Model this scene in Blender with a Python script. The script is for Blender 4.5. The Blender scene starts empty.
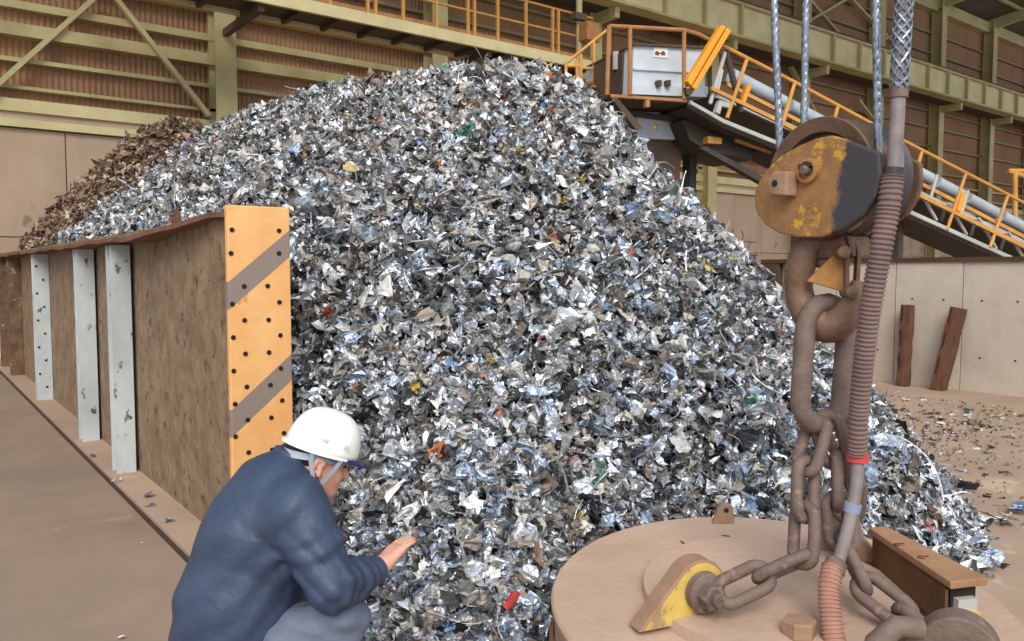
import bpy, bmesh, math, random
import numpy as np
from mathutils import Vector, Matrix, Euler

# ------------------------------------------------------------------ camera, world, lights, exposure
YAW = math.atan2(612.0, 800.0)
FPX, CXP, CYP, HZ, CAMH = 800.0, 512.0, 320.5, 270.0, 1.6
PITCH = math.atan((CYP - HZ) / FPX)
SA, CA, SP, CP = math.sin(YAW), math.cos(YAW), math.sin(PITCH), math.cos(PITCH)

scene = bpy.context.scene
COL = scene.collection
cam_d = bpy.data.cameras.new('camera')
cam = bpy.data.objects.new('camera', cam_d)
COL.objects.link(cam)
cam.location = (0, 0, CAMH)
cam.rotation_euler = (math.pi / 2 - PITCH, 0, -YAW)
cam_d.sensor_width = 36.0
cam_d.lens = 36.0 * FPX / 1024.0
cam_d.clip_end = 300
scene.camera = cam

world = bpy.data.worlds.new('sky')
scene.world = world
world.use_nodes = True
bg = world.node_tree.nodes['Background']
bg.inputs['Color'].default_value = (0.80, 0.89, 1.0, 1)
bg.inputs['Strength'].default_value = 0.85

sun_d = bpy.data.lights.new('sun', 'SUN')
sun = bpy.data.objects.new('sun', sun_d)
COL.objects.link(sun)
sun_d.energy = 2.3
sun_d.angle = math.radians(35)
sun_d.color = (1.0, 0.95, 0.87)
sun.rotation_euler = (math.radians(50), 0, math.radians(-36))
sun.location = (-6, -8, 14)

scene.view_settings.view_transform = 'Standard'
scene.view_settings.look = 'None'
scene.view_settings.gamma = 1.0
scene.view_settings.use_curve_mapping = False
scene.view_settings.exposure = 0.35

# ------------------------------------------------------------------ pixel helpers
def W(lat, d, z):
    return Vector((SA * d + CA * lat, CA * d - SA * lat, z))
def ray(px, py):
    x = (px - CXP) / FPX
    v = (CYP - py) / FPX
    lat, d, z = x, CP + v * SP, -SP + v * CP
    w = W(lat, d, z)
    return w, d
def on_d(px, py, dd):
    w, d = ray(px, py)
    return Vector((0, 0, CAMH)) + w * (dd / d)
def on_axis(px, py, k, val):
    w, d = ray(px, py)
    o = (0, 0, CAMH)
    return Vector(o) + w * ((val - o[k]) / w[k])
def onX(px, py, v): return on_axis(px, py, 0, v)
def onY(px, py, v): return on_axis(px, py, 1, v)
def onZ(px, py, v): return on_axis(px, py, 2, v)

# ------------------------------------------------------------------ materials
def lin(c):
    return tuple(((x / 255.0) / 12.92 if x / 255.0 <= 0.04045 else ((x / 255.0 + 0.055) / 1.055) ** 2.4) for x in c)
MATS = {}
def pm(name, c1, c2=None, scale=4.0, rough=0.7, metal=0.0, bump=0.0, bscale=None, c3=None, thr=0.62, s3=2.0, stretch=(1, 1, 1), detail=6.0, coat=0.0):
    """two colours mixed by noise, an optional third in sharper blotches, noise bump"""
    m = bpy.data.materials.new(name)
    m.use_nodes = True
    nt = m.node_tree
    b = nt.nodes['Principled BSDF']
    b.inputs['Roughness'].default_value = rough
    b.inputs['Metallic'].default_value = metal
    if coat: b.inputs['Coat Weight'].default_value = coat
    tc = nt.nodes.new('ShaderNodeTexCoord')
    mp = nt.nodes.new('ShaderNodeMapping')
    mp.inputs['Scale'].default_value = stretch
    nt.links.new(tc.outputs['Object'], mp.inputs['Vector'])
    n = nt.nodes.new('ShaderNodeTexNoise')
    n.inputs['Scale'].default_value = scale
    n.inputs['Detail'].default_value = detail
    n.inputs['Roughness'].default_value = 0.65
    nt.links.new(mp.outputs['Vector'], n.inputs['Vector'])
    mx = nt.nodes.new('ShaderNodeMix'); mx.data_type = 'RGBA'
    mx.inputs['A'].default_value = (*lin(c1), 1)
    mx.inputs['B'].default_value = (*lin(c2 or c1), 1)
    cr = nt.nodes.new('ShaderNodeMapRange')
    cr.inputs['From Min'].default_value = 0.33
    cr.inputs['From Max'].default_value = 0.67
    nt.links.new(n.outputs['Fac'], cr.inputs['Value'])
    nt.links.new(cr.outputs['Result'], mx.inputs['Factor'])
    out = mx.outputs['Result']
    if c3:
        n3 = nt.nodes.new('ShaderNodeTexNoise')
        n3.inputs['Scale'].default_value = s3
        n3.inputs['Detail'].default_value = 8
        n3.inputs['Roughness'].default_value = 0.7
        nt.links.new(mp.outputs['Vector'], n3.inputs['Vector'])
        r3 = nt.nodes.new('ShaderNodeMapRange')
        r3.inputs['From Min'].default_value = thr
        r3.inputs['From Max'].default_value = thr + 0.05
        nt.links.new(n3.outputs['Fac'], r3.inputs['Value'])
        m3 = nt.nodes.new('ShaderNodeMix'); m3.data_type = 'RGBA'
        nt.links.new(r3.outputs['Result'], m3.inputs['Factor'])
        nt.links.new(out, m3.inputs['A'])
        m3.inputs['B'].default_value = (*lin(c3), 1)
        out = m3.outputs['Result']
    nt.links.new(out, b.inputs['Base Color'])
    if bump:
        nb = nt.nodes.new('ShaderNodeTexNoise')
        nb.inputs['Scale'].default_value = bscale or scale * 4
        nb.inputs['Detail'].default_value = 6
        nt.links.new(mp.outputs['Vector'], nb.inputs['Vector'])
        bp = nt.nodes.new('ShaderNodeBump')
        bp.inputs['Strength'].default_value = bump
        bp.inputs['Distance'].default_value = 0.02
        nt.links.new(nb.outputs['Fac'], bp.inputs['Height'])
        nt.links.new(bp.outputs['Normal'], b.inputs['Normal'])
    m['_out'] = 0
    MATS[name] = m
    return m

pm('floor_dust', (178, 153, 132), (154, 130, 110), 0.6, 0.9, 0, 0.25, 14, c3=(190, 165, 142), thr=0.6, s3=1.3)
pm('floor_path', (152, 130, 112), (132, 112, 96), 0.8, 0.85, 0, 0.15, 10, c3=(172, 148, 128), thr=0.62, s3=1.0)
pm('groove', (74, 58, 46), (60, 48, 40), 5, 0.95)
pm('concrete', (204, 192, 176), (180, 166, 150), 0.9, 0.9, 0, 0.2, 12, c3=(128, 112, 96), thr=0.68, s3=2.2)
pm('concrete_tan', (198, 172, 148), (172, 145, 122), 0.5, 0.9, 0, 0.15, 9, c3=(150, 124, 104), thr=0.62, s3=1.6, stretch=(1, 1, 0.5))
pm('rust_cap', (92, 62, 44), (70, 47, 35), 6, 0.85, 0, 0.2)
pm('siding', (172, 130, 94), (142, 105, 75), 0.45, 0.75, 0, 0, c3=(152, 118, 88), thr=0.6, s3=0.9, stretch=(1, 1, 0.35))
pm('olive_steel', (196, 182, 130), (168, 152, 104), 0.9, 0.6, 0, 0, c3=(116, 92, 62), thr=0.68, s3=2.4)
pm('cream_steel', (222, 208, 156), (200, 184, 134), 1.1, 0.6, 0, 0, c3=(120, 92, 62), thr=0.69, s3=2.5)
pm('girt_dull', (150, 134, 94), (124, 108, 74), 0.9, 0.65)
pm('cover_grey', (184, 193, 200), (158, 166, 172), 2, 0.5)
pm('dark_steel', (74, 66, 56), (56, 49, 42), 2, 0.7)
pm('brown_steel', (96, 76, 58), (74, 58, 44), 2, 0.75)
pm('roof_sheet', (104, 92, 74), (86, 75, 60), 0.5, 0.8)
pm('rail_orange', (216, 158, 76), (190, 132, 62), 3, 0.55, 0, 0, c3=(122, 84, 52), thr=0.66, s3=5)
pm('rail_rusty', (182, 126, 72), (150, 101, 62), 4, 0.65)
pm('pale_blue', (212, 220, 224), (190, 199, 205), 1.2, 0.5, 0.0, 0, c3=(140, 132, 120), thr=0.7, s3=3)
pm('pale_steel', (196, 196, 190), (165, 162, 154), 2, 0.5, 0.1)
pm('orange_panel', (243, 166, 42), (230, 146, 30), 2, 0.5, c3=(180, 120, 50), thr=0.7, s3=6)
pm('sign_white', (240, 236, 226), (232, 226, 214), 4, 0.6)
pm('sign_red', (150, 62, 48), (120, 54, 44), 6, 0.6)
pm('barrier_rust', (148, 124, 98), (112, 90, 68), 7.0, 0.8, 0, 0.5, 22, c3=(84, 62, 46), thr=0.575, s3=12.0, stretch=(1, 1, 0.85))
pm('barrier_flange', (126, 84, 62), (94, 62, 46), 4, 0.85, 0, 0.4, 18)
pm('post_white', (200, 206, 206), (172, 180, 182), 3, 0.6, 0, 0.15, 14, c3=(92, 70, 56), thr=0.6, s3=9, stretch=(1, 1, 0.6))
pm('post_rust', (126, 98, 74), (84, 62, 46), 5, 0.85, 0, 0.4, 15, c3=(188, 182, 170), thr=0.6, s3=6)
pm('magnet_dust', (190, 162, 142), (174, 146, 126), 2.5, 0.9, 0, 0.25, 30, c3=(138, 104, 80), thr=0.66, s3=4.5)
pm('magnet_side', (134, 98, 72), (98, 70, 52), 4, 0.85, 0, 0.3, 20)
pm('lug_paint', (164, 130, 104), (140, 108, 86), 5, 0.85, 0, 0.3, 25)
pm('lug_yellow', (214, 186, 92), (190, 156, 84), 8, 0.75, c3=(160, 128, 98), thr=0.49, s3=9)
pm('chain_steel', (128, 108, 98), (98, 82, 74), 9, 0.72, 0.15, 0.2, 60, c3=(138, 116, 102), thr=0.58, s3=12)
pm('hook_steel', (136, 106, 86), (96, 72, 58), 9, 0.65, 0.2, 0.2, 50)
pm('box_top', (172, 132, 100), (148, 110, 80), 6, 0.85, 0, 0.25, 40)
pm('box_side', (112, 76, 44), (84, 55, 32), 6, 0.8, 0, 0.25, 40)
pm('hose_upper', (128, 104, 98), (108, 88, 82), 10, 0.75)
pm('hose_lower', (178, 134, 116), (158, 114, 98), 10, 0.75)
pm('cable_grey', (140, 128, 126), (112, 102, 100), 12, 0.6)
pm('tape_red', (222, 76, 72), (196, 60, 58), 20, 0.6)
pm('tape_blue', (150, 158, 184), (120, 128, 156), 20, 0.6)
pm('rope_wire', (168, 176, 188), (120, 128, 140), 40, 0.35, 0.8)
pm('sheave_rust', (120, 92, 70), (88, 66, 54), 7, 0.6, 0.3, 0.2, 40)
pm('sheave_dark', (78, 72, 70), (56, 52, 52), 8, 0.5, 0.4)
pm('latch_yellow', (176, 128, 62), (142, 98, 58), 14, 0.7, c3=(206, 164, 50), thr=0.62, s3=14)
pm('timber', (112, 74, 54), (84, 54, 40), 5, 0.85, 0, 0.6, 20, c3=(62, 42, 34), thr=0.6, s3=4, stretch=(1, 1, 0.25))
pm('skin', (222, 170, 148), (208, 150, 128), 14, 0.55)
pm('hair', (34, 28, 28), (24, 20, 20), 30, 0.6)
pm('jacket_navy', (56, 70, 95), (46, 59, 82), 9, 0.55, 0, 0.25, 24)
pm('trouser_grey', (104, 112, 130), (90, 98, 116), 12, 0.75, 0, 0.2, 60)
pm('shoe_black', (40, 40, 44), (30, 30, 32), 10, 0.6)
pm('helmet_white', (246, 244, 240), (240, 238, 232), 3, 0.3, coat=0.3)
pm('helmet_navy', (40, 48, 104), (34, 40, 90), 6, 0.5)
pm('strap_grey', (168, 180, 190), (150, 160, 172), 10, 0.7)
pm('marking_green', (150, 176, 150), (140, 164, 140), 10, 0.7)
pm('hole_dark', (38, 28, 22), (30, 22, 18), 10, 0.9)  # dark colour painting the shade inside holes, splits and recesses
pm('heap_core', (52, 46, 42), (34, 30, 28), 9, 0.9)  # dark colour puts shade into the gaps between shreds
pm('heap_core_brown', (66, 46, 32), (44, 31, 22), 9, 0.9)  # same painted gap shade, for under the brown heap's pieces

def attr_mat(name, rough):
    m = bpy.data.materials.new(name)
    m.use_nodes = True
    nt = m.node_tree
    b = nt.nodes['Principled BSDF']
    a = nt.nodes.new('ShaderNodeAttribute'); a.attribute_name = 'tint'
    n = nt.nodes.new('ShaderNodeTexNoise'); n.inputs['Scale'].default_value = 26; n.inputs['Detail'].default_value = 4
    tc = nt.nodes.new('ShaderNodeTexCoord')
    nt.links.new(tc.outputs['Object'], n.inputs['Vector'])
    r = nt.nodes.new('ShaderNodeMapRange')
    r.inputs['From Min'].default_value = 0.3; r.inputs['From Max'].default_value = 0.7
    r.inputs['To Min'].default_value = 0.7; r.inputs['To Max'].default_value = 1.15
    nt.links.new(n.outputs['Fac'], r.inputs['Value'])
    v = nt.nodes.new('ShaderNodeVectorMath'); v.operation = 'SCALE'
    nt.links.new(a.outputs['Color'], v.inputs[0]); nt.links.new(r.outputs['Result'], v.inputs['Scale'])
    nt.links.new(v.outputs['Vector'], b.inputs['Base Color'])
    nt.links.new(a.outputs['Alpha'], b.inputs['Metallic'])
    b.inputs['Roughness'].default_value = rough
    nb = nt.nodes.new('ShaderNodeTexNoise'); nb.inputs['Scale'].default_value = 55; nb.inputs['Detail'].default_value = 3
    nt.links.new(tc.outputs['Object'], nb.inputs['Vector'])
    bp = nt.nodes.new('ShaderNodeBump'); bp.inputs['Strength'].default_value = 0.7; bp.inputs['Distance'].default_value = 0.012
    nt.links.new(nb.outputs['Fac'], bp.inputs['Height']); nt.links.new(bp.outputs['Normal'], b.inputs['Normal'])
    MATS[name] = m
    return m
attr_mat('shredded_mix', 0.38)

def sheet_mat(name, c1, c2, metal, rough):
    return pm(name, c1, c2, 22, rough, metal, 0.35, 40)
sheet_mat('shred_silver', (226, 230, 236), (176, 184, 196), 0.75, 0.3)
sheet_mat('shred_white', (238, 236, 230), (206, 204, 200), 0.15, 0.5)
sheet_mat('shred_blue', (164, 180, 204), (120, 136, 162), 0.7, 0.32)  # bluish tint stands for sky reflected in the metal
sheet_mat('shred_grey', (138, 138, 140), (98, 98, 102), 0.6, 0.42)
sheet_mat('shred_dark', (66, 64, 66), (44, 43, 46), 0.5, 0.45)
sheet_mat('shred_tan', (172, 158, 142), (138, 122, 108), 0.2, 0.6)
sheet_mat('shred_brown', (114, 92, 78), (84, 66, 56), 0.2, 0.7)
sheet_mat('bit_red', (196, 64, 60), (160, 48, 46), 0, 0.5)
sheet_mat('bit_pink', (214, 132, 128), (196, 112, 108), 0, 0.5)
sheet_mat('bit_green', (62, 128, 98), (48, 104, 80), 0, 0.5)
sheet_mat('bit_yellow', (206, 170, 74), (180, 140, 58), 0, 0.5)
sheet_mat('bit_orange', (222, 138, 78), (200, 116, 62), 0, 0.5)
sheet_mat('bit_blue', (92, 146, 200), (70, 118, 180), 0, 0.5)

# end plate: orange with slanted grey paint stripes
def stripe_mat():
    m = pm('hazard_plate', (240, 184, 120), (226, 164, 98), 3.5, 0.6, 0, 0.15, 20, c3=(196, 140, 96), thr=0.62, s3=6)
    nt = m.node_tree
    b = nt.nodes['Principled BSDF']
    src = b.inputs['Base Color'].links[0].from_socket
    tc = next(n for n in nt.nodes if n.type == 'TEX_COORD')
    sx = nt.nodes.new('ShaderNodeSeparateXYZ')
    nt.links.new(tc.outputs['Object'], sx.inputs[0])
    def math_(op, a, bb):
        n = nt.nodes.new('ShaderNodeMath'); n.operation = op
        for i, v in enumerate((a, bb)):
            if v is None: continue
            if isinstance(v, (int, float)): n.inputs[i].default_value = v
            else: nt.links.new(v, n.inputs[i])
        return n.outputs[0]
    t = math_('SUBTRACT', sx.outputs['Z'], math_('MULTIPLY', sx.outputs['X'], 0.83))
    t = math_('SUBTRACT', t, 0.685)
    fr = math_('FRACT', math_('DIVIDE', t, 0.70), None)
    mask = math_('LESS_THAN', fr, 0.215)
    mx = nt.nodes.new('ShaderNodeMix'); mx.data_type = 'RGBA'
    nt.links.new(mask, mx.inputs['Factor'])
    nt.links.new(src, mx.inputs['A'])
    mx.inputs['B'].default_value = (*lin((140, 123, 113)), 1)
    nt.links.new(mx.outputs['Result'], b.inputs['Base Color'])
stripe_mat()

# cheek of the hook block: worn yellow, one side painted black
def cheek_mat():
    m = pm('cheek_paint', (164, 122, 72), (128, 90, 60), 11, 0.6, 0.1, 0.12, 60, c3=(204, 158, 44), thr=0.535, s3=9)
    nt = m.node_tree
    b = nt.nodes['Principled BSDF']
    src = b.inputs['Base Color'].links[0].from_socket
    tc = next(n for n in nt.nodes if n.type == 'TEX_COORD')
    sx = nt.nodes.new('ShaderNodeSeparateXYZ')
    nt.links.new(tc.outputs['Object'], sx.inputs[0])
    n = nt.nodes.new('ShaderNodeTexNoise'); n.inputs['Scale'].default_value = 14; n.inputs['Detail'].default_value = 5
    nt.links.new(tc.outputs['Object'], n.inputs['Vector'])
    a = nt.nodes.new('ShaderNodeMath'); a.operation = 'MULTIPLY_ADD'      # x + 0.35*z + noise
    nt.links.new(sx.outputs['Z'], a.inputs[0]); a.inputs[1].default_value = -0.15; nt.links.new(sx.outputs['X'], a.inputs[2])
    a2 = nt.nodes.new('ShaderNodeMath'); a2.operation = 'MULTIPLY_ADD'
    nt.links.new(n.outputs['Fac'], a2.inputs[0]); a2.inputs[1].default_value = 0.10; nt.links.new(a.outputs[0], a2.inputs[2])
    r = nt.nodes.new('ShaderNodeMapRange')
    r.inputs['From Min'].default_value = 0.165; r.inputs['From Max'].default_value = 0.18
    nt.links.new(a2.outputs[0], r.inputs['Value'])
    mx = nt.nodes.new('ShaderNodeMix'); mx.data_type = 'RGBA'
    nt.links.new(r.outputs['Result'], mx.inputs['Factor'])
    nt.links.new(src, mx.inputs['A'])
    mx.inputs['B'].default_value = (*lin((62, 60, 64)), 1)
    nt.links.new(mx.outputs['Result'], b.inputs['Base Color'])
cheek_mat()

# ------------------------------------------------------------------ mesh builder
ORG = {}
class MB:
    def __init__(s): s.v = []; s.f = []
    def add(s, vs, fs):
        o = len(s.v)
        s.v += [Vector(p) for p in vs]
        s.f += [tuple(i + o for i in q) for q in fs]
        return s
    def box(s, lo, hi, M=None):
        x0, y0, z0 = lo; x1, y1, z1 = hi
        vs = [Vector(p) for p in ((x0,y0,z0),(x1,y0,z0),(x1,y1,z0),(x0,y1,z0),(x0,y0,z1),(x1,y0,z1),(x1,y1,z1),(x0,y1,z1))]
        if M is not None: vs = [M @ p for p in vs]
        return s.add(vs, [(0,3,2,1),(4,5,6,7),(0,1,5,4),(1,2,6,5),(2,3,7,6),(3,0,4,7)])
    def bar(s, a, b, w, h, up=(0, 0, 1)):
        a = Vector(a); b = Vector(b)
        x = (b - a); L = x.length; x.normalize()
        y = Vector(up).cross(x)
        if y.length < 1e-5: y = Vector((0, 1, 0)).cross(x)
        y.normalize(); z = x.cross(y)
        M = Matrix(((x.x, y.x, z.x, a.x), (x.y, y.y, z.y, a.y), (x.z, y.z, z.z, a.z), (0, 0, 0, 1)))
        return s.box((0, -w / 2, -h / 2), (L, w / 2, h / 2), M)
    def tube(s, pts, r, n=10, closed=False, cap=True, rf=None, twist=0.0):
        pts = [Vector(p) for p in pts]; N = len(pts)
        rr = r if isinstance(r, (list, tuple)) else [r] * N
        tang = []
        for i in range(N):
            if closed: t = pts[(i + 1) % N] - pts[i - 1]
            else: t = pts[min(i + 1, N - 1)] - pts[max(i - 1, 0)]
            tang.append(t.normalized())
        u = tang[0].orthogonal().normalized()
        o = len(s.v)
        for i in range(N):
            t = tang[i]
            u = (u - t * u.dot(t))
            u = u.normalized() if u.length > 1e-6 else t.orthogonal().normalized()
            w = t.cross(u)
            for k in range(n):
                a = 2 * math.pi * k / n
                q = rr[i] * (rf(a, i) if rf else 1.0)
                s.v.append(pts[i] + (u * math.cos(a) + w * math.sin(a)) * q)
        for i in range(N if closed else N - 1):
            j = (i + 1) % N
            for k in range(n):
                k2 = (k + 1) % n
                s.f.append((o + i * n + k, o + i * n + k2, o + j * n + k2, o + j * n + k))
        if cap and not closed:
            s.f.append(tuple(o + k for k in reversed(range(n))))
            s.f.append(tuple(o + (N - 1) * n + k for k in range(n)))
        return s
    def lathe(s, prof, n=32, M=None, cap=True):
        o = len(s.v)
        for r, z in prof:
            for k in range(n):
                a = 2 * math.pi * k / n
                p = Vector((r * math.cos(a), r * math.sin(a), z))
                s.v.append(M @ p if M is not None else p)
        for i in range(len(prof) - 1):
            for k in range(n):
                k2 = (k + 1) % n
                s.f.append((o + i * n + k, o + i * n + k2, o + (i + 1) * n + k2, o + (i + 1) * n + k))
        if cap:
            s.f.append(tuple(o + k for k in reversed(range(n))))
            s.f.append(tuple(o + (len(prof) - 1) * n + k for k in range(n)))
        return s
    def prism(s, poly, t0, t1, M=None):
        """2D polygon (x,z) extruded along y from t0 to t1"""
        n = len(poly)
        vs = [Vector((p[0], t0, p[1])) for p in poly] + [Vector((p[0], t1, p[1])) for p in poly]
        if M is not None: vs = [M @ p for p in vs]
        fs = [tuple(range(n)), tuple(reversed(range(n, 2 * n)))]
        for i in range(n):
            j = (i + 1) % n
            fs.append((i, i + n, j + n, j))
        return s.add(vs, fs)
    def build(s, name, mat, parent=None, smooth=False, bevel=0.0):
        """vertices are in world space; the mesh origin becomes the parent's base point"""
        org = ORG.get(parent.name, Vector((0, 0, 0))) if parent else Vector((0, 0, 0))
        me = bpy.data.meshes.new(name)
        me.from_pydata([tuple(p - org) for p in s.v], [], s.f)
        bm = bmesh.new(); bm.from_mesh(me)
        bmesh.ops.recalc_face_normals(bm, faces=bm.faces)
        bm.to_mesh(me); bm.free()
        me.materials.append(MATS[mat])
        if smooth:
            me.polygons.foreach_set('use_smooth', [True] * len(me.polygons))
            me.set_sharp_from_angle(angle=math.radians(42))
        o = bpy.data.objects.new(name, me)
        COL.objects.link(o)
        if parent: o.parent = parent
        ORG[o.name] = org
        if bevel:
            md = o.modifiers.new('bevel', 'BEVEL'); md.width = bevel; md.segments = 2; md.limit_method = 'ANGLE'
        return o

def build_local(m, name, mat, parent, M, smooth=False, bevel=0.0):
    o = m.build(name, mat, None, smooth, bevel)
    base = ORG[parent.name]
    o.parent = parent
    o.matrix_local = Matrix.Translation(-base) @ M
    ORG[o.name] = base
    return o
def tag(o, label=None, cat=None, group=None, kind=None):
    if label: o['label'] = label
    if cat: o['category'] = cat
    if group: o['group'] = group
    if kind: o['kind'] = kind
    return o
def thing(name, label, cat, base, group=None):
    o = bpy.data.objects.new(name, None)
    COL.objects.link(o)
    o.location = base
    o.empty_display_size = 0.1
    ORG[o.name] = Vector(base)
    return tag(o, label, cat, group)
def inst(src, parent, M):
    """copy of a part sharing its mesh; M is a world matrix"""
    c = bpy.data.objects.new(src.name.split('.')[0], src.data)
    COL.objects.link(c)
    if parent:
        c.parent = parent
        M = Matrix.Translation(-ORG[parent.name]) @ M
    c.matrix_local = M
    for md in src.modifiers:
        if md.type == 'BEVEL':
            m2 = c.modifiers.new('bevel', 'BEVEL'); m2.width = md.width; m2.segments = md.segments; m2.limit_method = 'ANGLE'
    return c
def shift(src, parent, off):
    """copy of a world-built part moved by off"""
    c = bpy.data.objects.new(src.name.split('.')[0], src.data)
    COL.objects.link(c)
    c.parent = parent
    c.location = off
    ORG[c.name] = ORG[src.name] 
    return c

def noise2(x, y, seed=0):
    rng = np.random.RandomState(seed)
    out = np.zeros_like(x)
    for k in range(7):
        fx, fy = rng.uniform(-1, 1, 2) * (0.7 + 0.75 * k)
        out += np.sin(fx * x * 2.2 + fy * y * 2.2 + rng.uniform(0, 6.28)) / (1 + 0.55 * k)
    return out

rnd = random.Random(11)

# ================================================================== THE SETTING
YB = 20.0            # inner face of the back wall
XB = 1.41            # face of the steel barrier
XR = 11.2            # face of the low concrete wall

# floor: dusty yard, the path beside the barrier and the groove between them
m = MB()
m.box((-14, -8, -0.3), (1.19, YB, 0.0))
fl = m.build('floor', 'floor_path'); tag(fl, 'brown dusty concrete floor of the scrap hall', kind='structure')
MB().box((1.24, -8, -0.3), (76, YB, 0.0)).build('floor_slab', 'floor_dust', fl)
MB().box((1.19, -8, -0.3), (1.24, YB, -0.02)).build('floor_joint', 'groove', fl)

# back wall: concrete panels below, corrugated siding above, steel frame in front
wb = MB().box((-14, YB + 0.12, 0), (76, YB + 0.4, 5.0)).build('wall_back', 'concrete_tan')
tag(wb, 'tall back wall of concrete panels below rusty brown corrugated siding', kind='structure')
pan = MB().box((0.012, 0, 0.012), (1.788, 0.14, 2.288)).build('concrete_panel', 'concrete_tan', wb)
pan.location = (-6.0, YB, 0)
for i in range(-4, 26):
    for k in range(2):
        if (i, k) == (-4, 0): continue
        inst(pan, wb, Matrix.Translation((1.2 + i * 1.8, YB, k * 2.3)))
BAY = [0.3 + 6.0 * k for k in range(-2, 13)]
def corr(x0, x1, z0, z1):
    m = MB(); n = int((x1 - x0) / 0.06)
    vs = []; fs = []
    for i in range(n + 1):
        x = x0 + (x1 - x0) * i / n
        y = YB + 0.12 + (0.0 if i % 2 else 0.045)
        vs += [(x, y, z0), (x, y, z1)]
    for i in range(n): fs.append((2 * i, 2 * i + 2, 2 * i + 3, 2 * i + 1))
    return m.add(vs, fs)
s0 = corr(BAY[0] + 0.02, BAY[0] + 5.98, 5.2, 15.2).build('siding_sheet', 'siding', wb)
for k in range(1, len(BAY) - 1):
    shift(s0, wb, (6.0 * k, 0, 0))
# girts and ledge beams run the whole length
def girt(name, z, h, dep, mat, x0=-11.7, x1=72.3):
    return MB().box((x0, YB - dep, z - h / 2), (x1, YB + 0.14, z + h / 2)).build(name, mat, wb)
girt('ledge_beam', 4.70, 0.17, 0.12, 'cream_steel')
girt('ledge_panel', 4.87, 0.20, 0.02, 'concrete_tan')
girt('ledge_beam', 5.07, 0.26, 0.10, 'cream_steel')
girt('girt', 5.45, 0.07, 0.06, 'olive_steel')
girt('girt', 6.02, 0.09, 0.07, 'olive_steel')
girt('girt', 6.62, 0.26, 0.20, 'olive_steel', x1=24.35)
girt('girt', 6.62, 0.10, 0.06, 'girt_dull', x0=24.35)
girt('girt', 7.16, 0.16, 0.08, 'olive_steel', x1=24.35)
girt('girt', 7.92, 0.30, 0.22, 'cream_steel', x1=24.35)
girt('girt', 7.92, 0.10, 0.06, 'girt_dull', x0=24.35)
for z in (8.9, 9.7, 10.6, 11.6, 12.6, 13.6):
    girt('girt', z, 0.09, 0.05, 'girt_dull')
girt('eave_beam', 14.9, 0.55, 0.3, 'olive_steel')
# columns: H sections
def hcol(x, w=0.5, dep=0.45, z0=0, z1=15.2):
    m = MB()
    m.box((x - w / 2, YB - 0.1 - dep, z0), (x + w / 2, YB - 0.06 - dep, z1))
    m.box((x - w / 2, YB - 0.06, z0), (x + w / 2, YB - 0.02, z1))
    m.box((x - 0.02, YB - 0.06 - dep, z0), (x + 0.02, YB - 0.06, z1))
    return m
c0 = hcol(6.35).build('column', 'olive_steel', wb)
for k in range(-2, 11):
    if k: shift(c0, wb, (6.0 * k, 0, 0))
# diagonal braces, each end read off the wall plane
def brace(p, q, w=0.16, y=YB - 0.24):
    MB().bar(onY(*p, y), onY(*q, y), 0.1, w, up=(0, 1, 0)).build('brace', 'olive_steel', wb)
brace((-14, 95), (98, -5)); brace((112, -6), (209, 116))
for (a, b) in (((800, -10), (838, 34)), ((858, -8), (800, 26)), ((838, -14), (895, 46)), ((905, 28), (860, 52)), ((858, 100), (884, 135)), ((790, 66), (814, 112))):
    brace(a, b, 0.2, YB - 0.3)

# roof: sloping sheet rising away from the back wall, with rafters and purlins
def rz(y): return 15.25 + (YB + 0.4 - y) * 0.16
rf = MB().add([(-14, YB + 0.4, rz(YB + 0.4)), (76, YB + 0.4, rz(YB + 0.4)), (76, 9, rz(9)), (-14, 9, rz(9)),
               (-14, YB + 0.4, rz(YB + 0.4) + .1), (76, YB + 0.4, rz(YB + 0.4) + .1), (76, 9, rz(9) + .1), (-14, 9, rz(9) + .1)],
              [(0,1,2,3),(7,6,5,4),(0,4,5,1),(1,5,6,2),(2,6,7,3),(3,7,4,0)]).build('ceiling', 'roof_sheet')
MB().add([(16, 9, rz(9)), (76, 9, rz(9)), (76, -6, rz(-6)), (16, -6, rz(-6)), (16, 9, rz(9) + .1), (76, 9, rz(9) + .1), (76, -6, rz(-6) + .1), (16, -6, rz(-6) + .1)],
         [(0,1,2,3),(7,6,5,4),(0,4,5,1),(1,5,6,2),(2,6,7,3),(3,7,4,0)]).build('added_roof_shade', 'roof_sheet', rf)  # unseen roof piece added to keep light off the right wall
tag(rf, 'dim brown sheet roof sloping up above the crane girder', kind='structure')
r0 = MB().bar((6.35, YB - 0.1, rz(YB) - 0.30), (6.35, 9, rz(9) - 0.30), 0.28, 0.55).build('rafter', 'olive_steel', rf)
for k in range(-2, 11):
    if k: shift(r0, rf, (6.0 * k, 0, 0))
for y in (18.2, 16.4, 14.6, 12.8, 11.0):
    MB().box((-12, y - 0.07, rz(y) - 0.16), (74, y + 0.07, rz(y) - 0.02)).build('purlin', 'olive_steel', rf)

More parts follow.
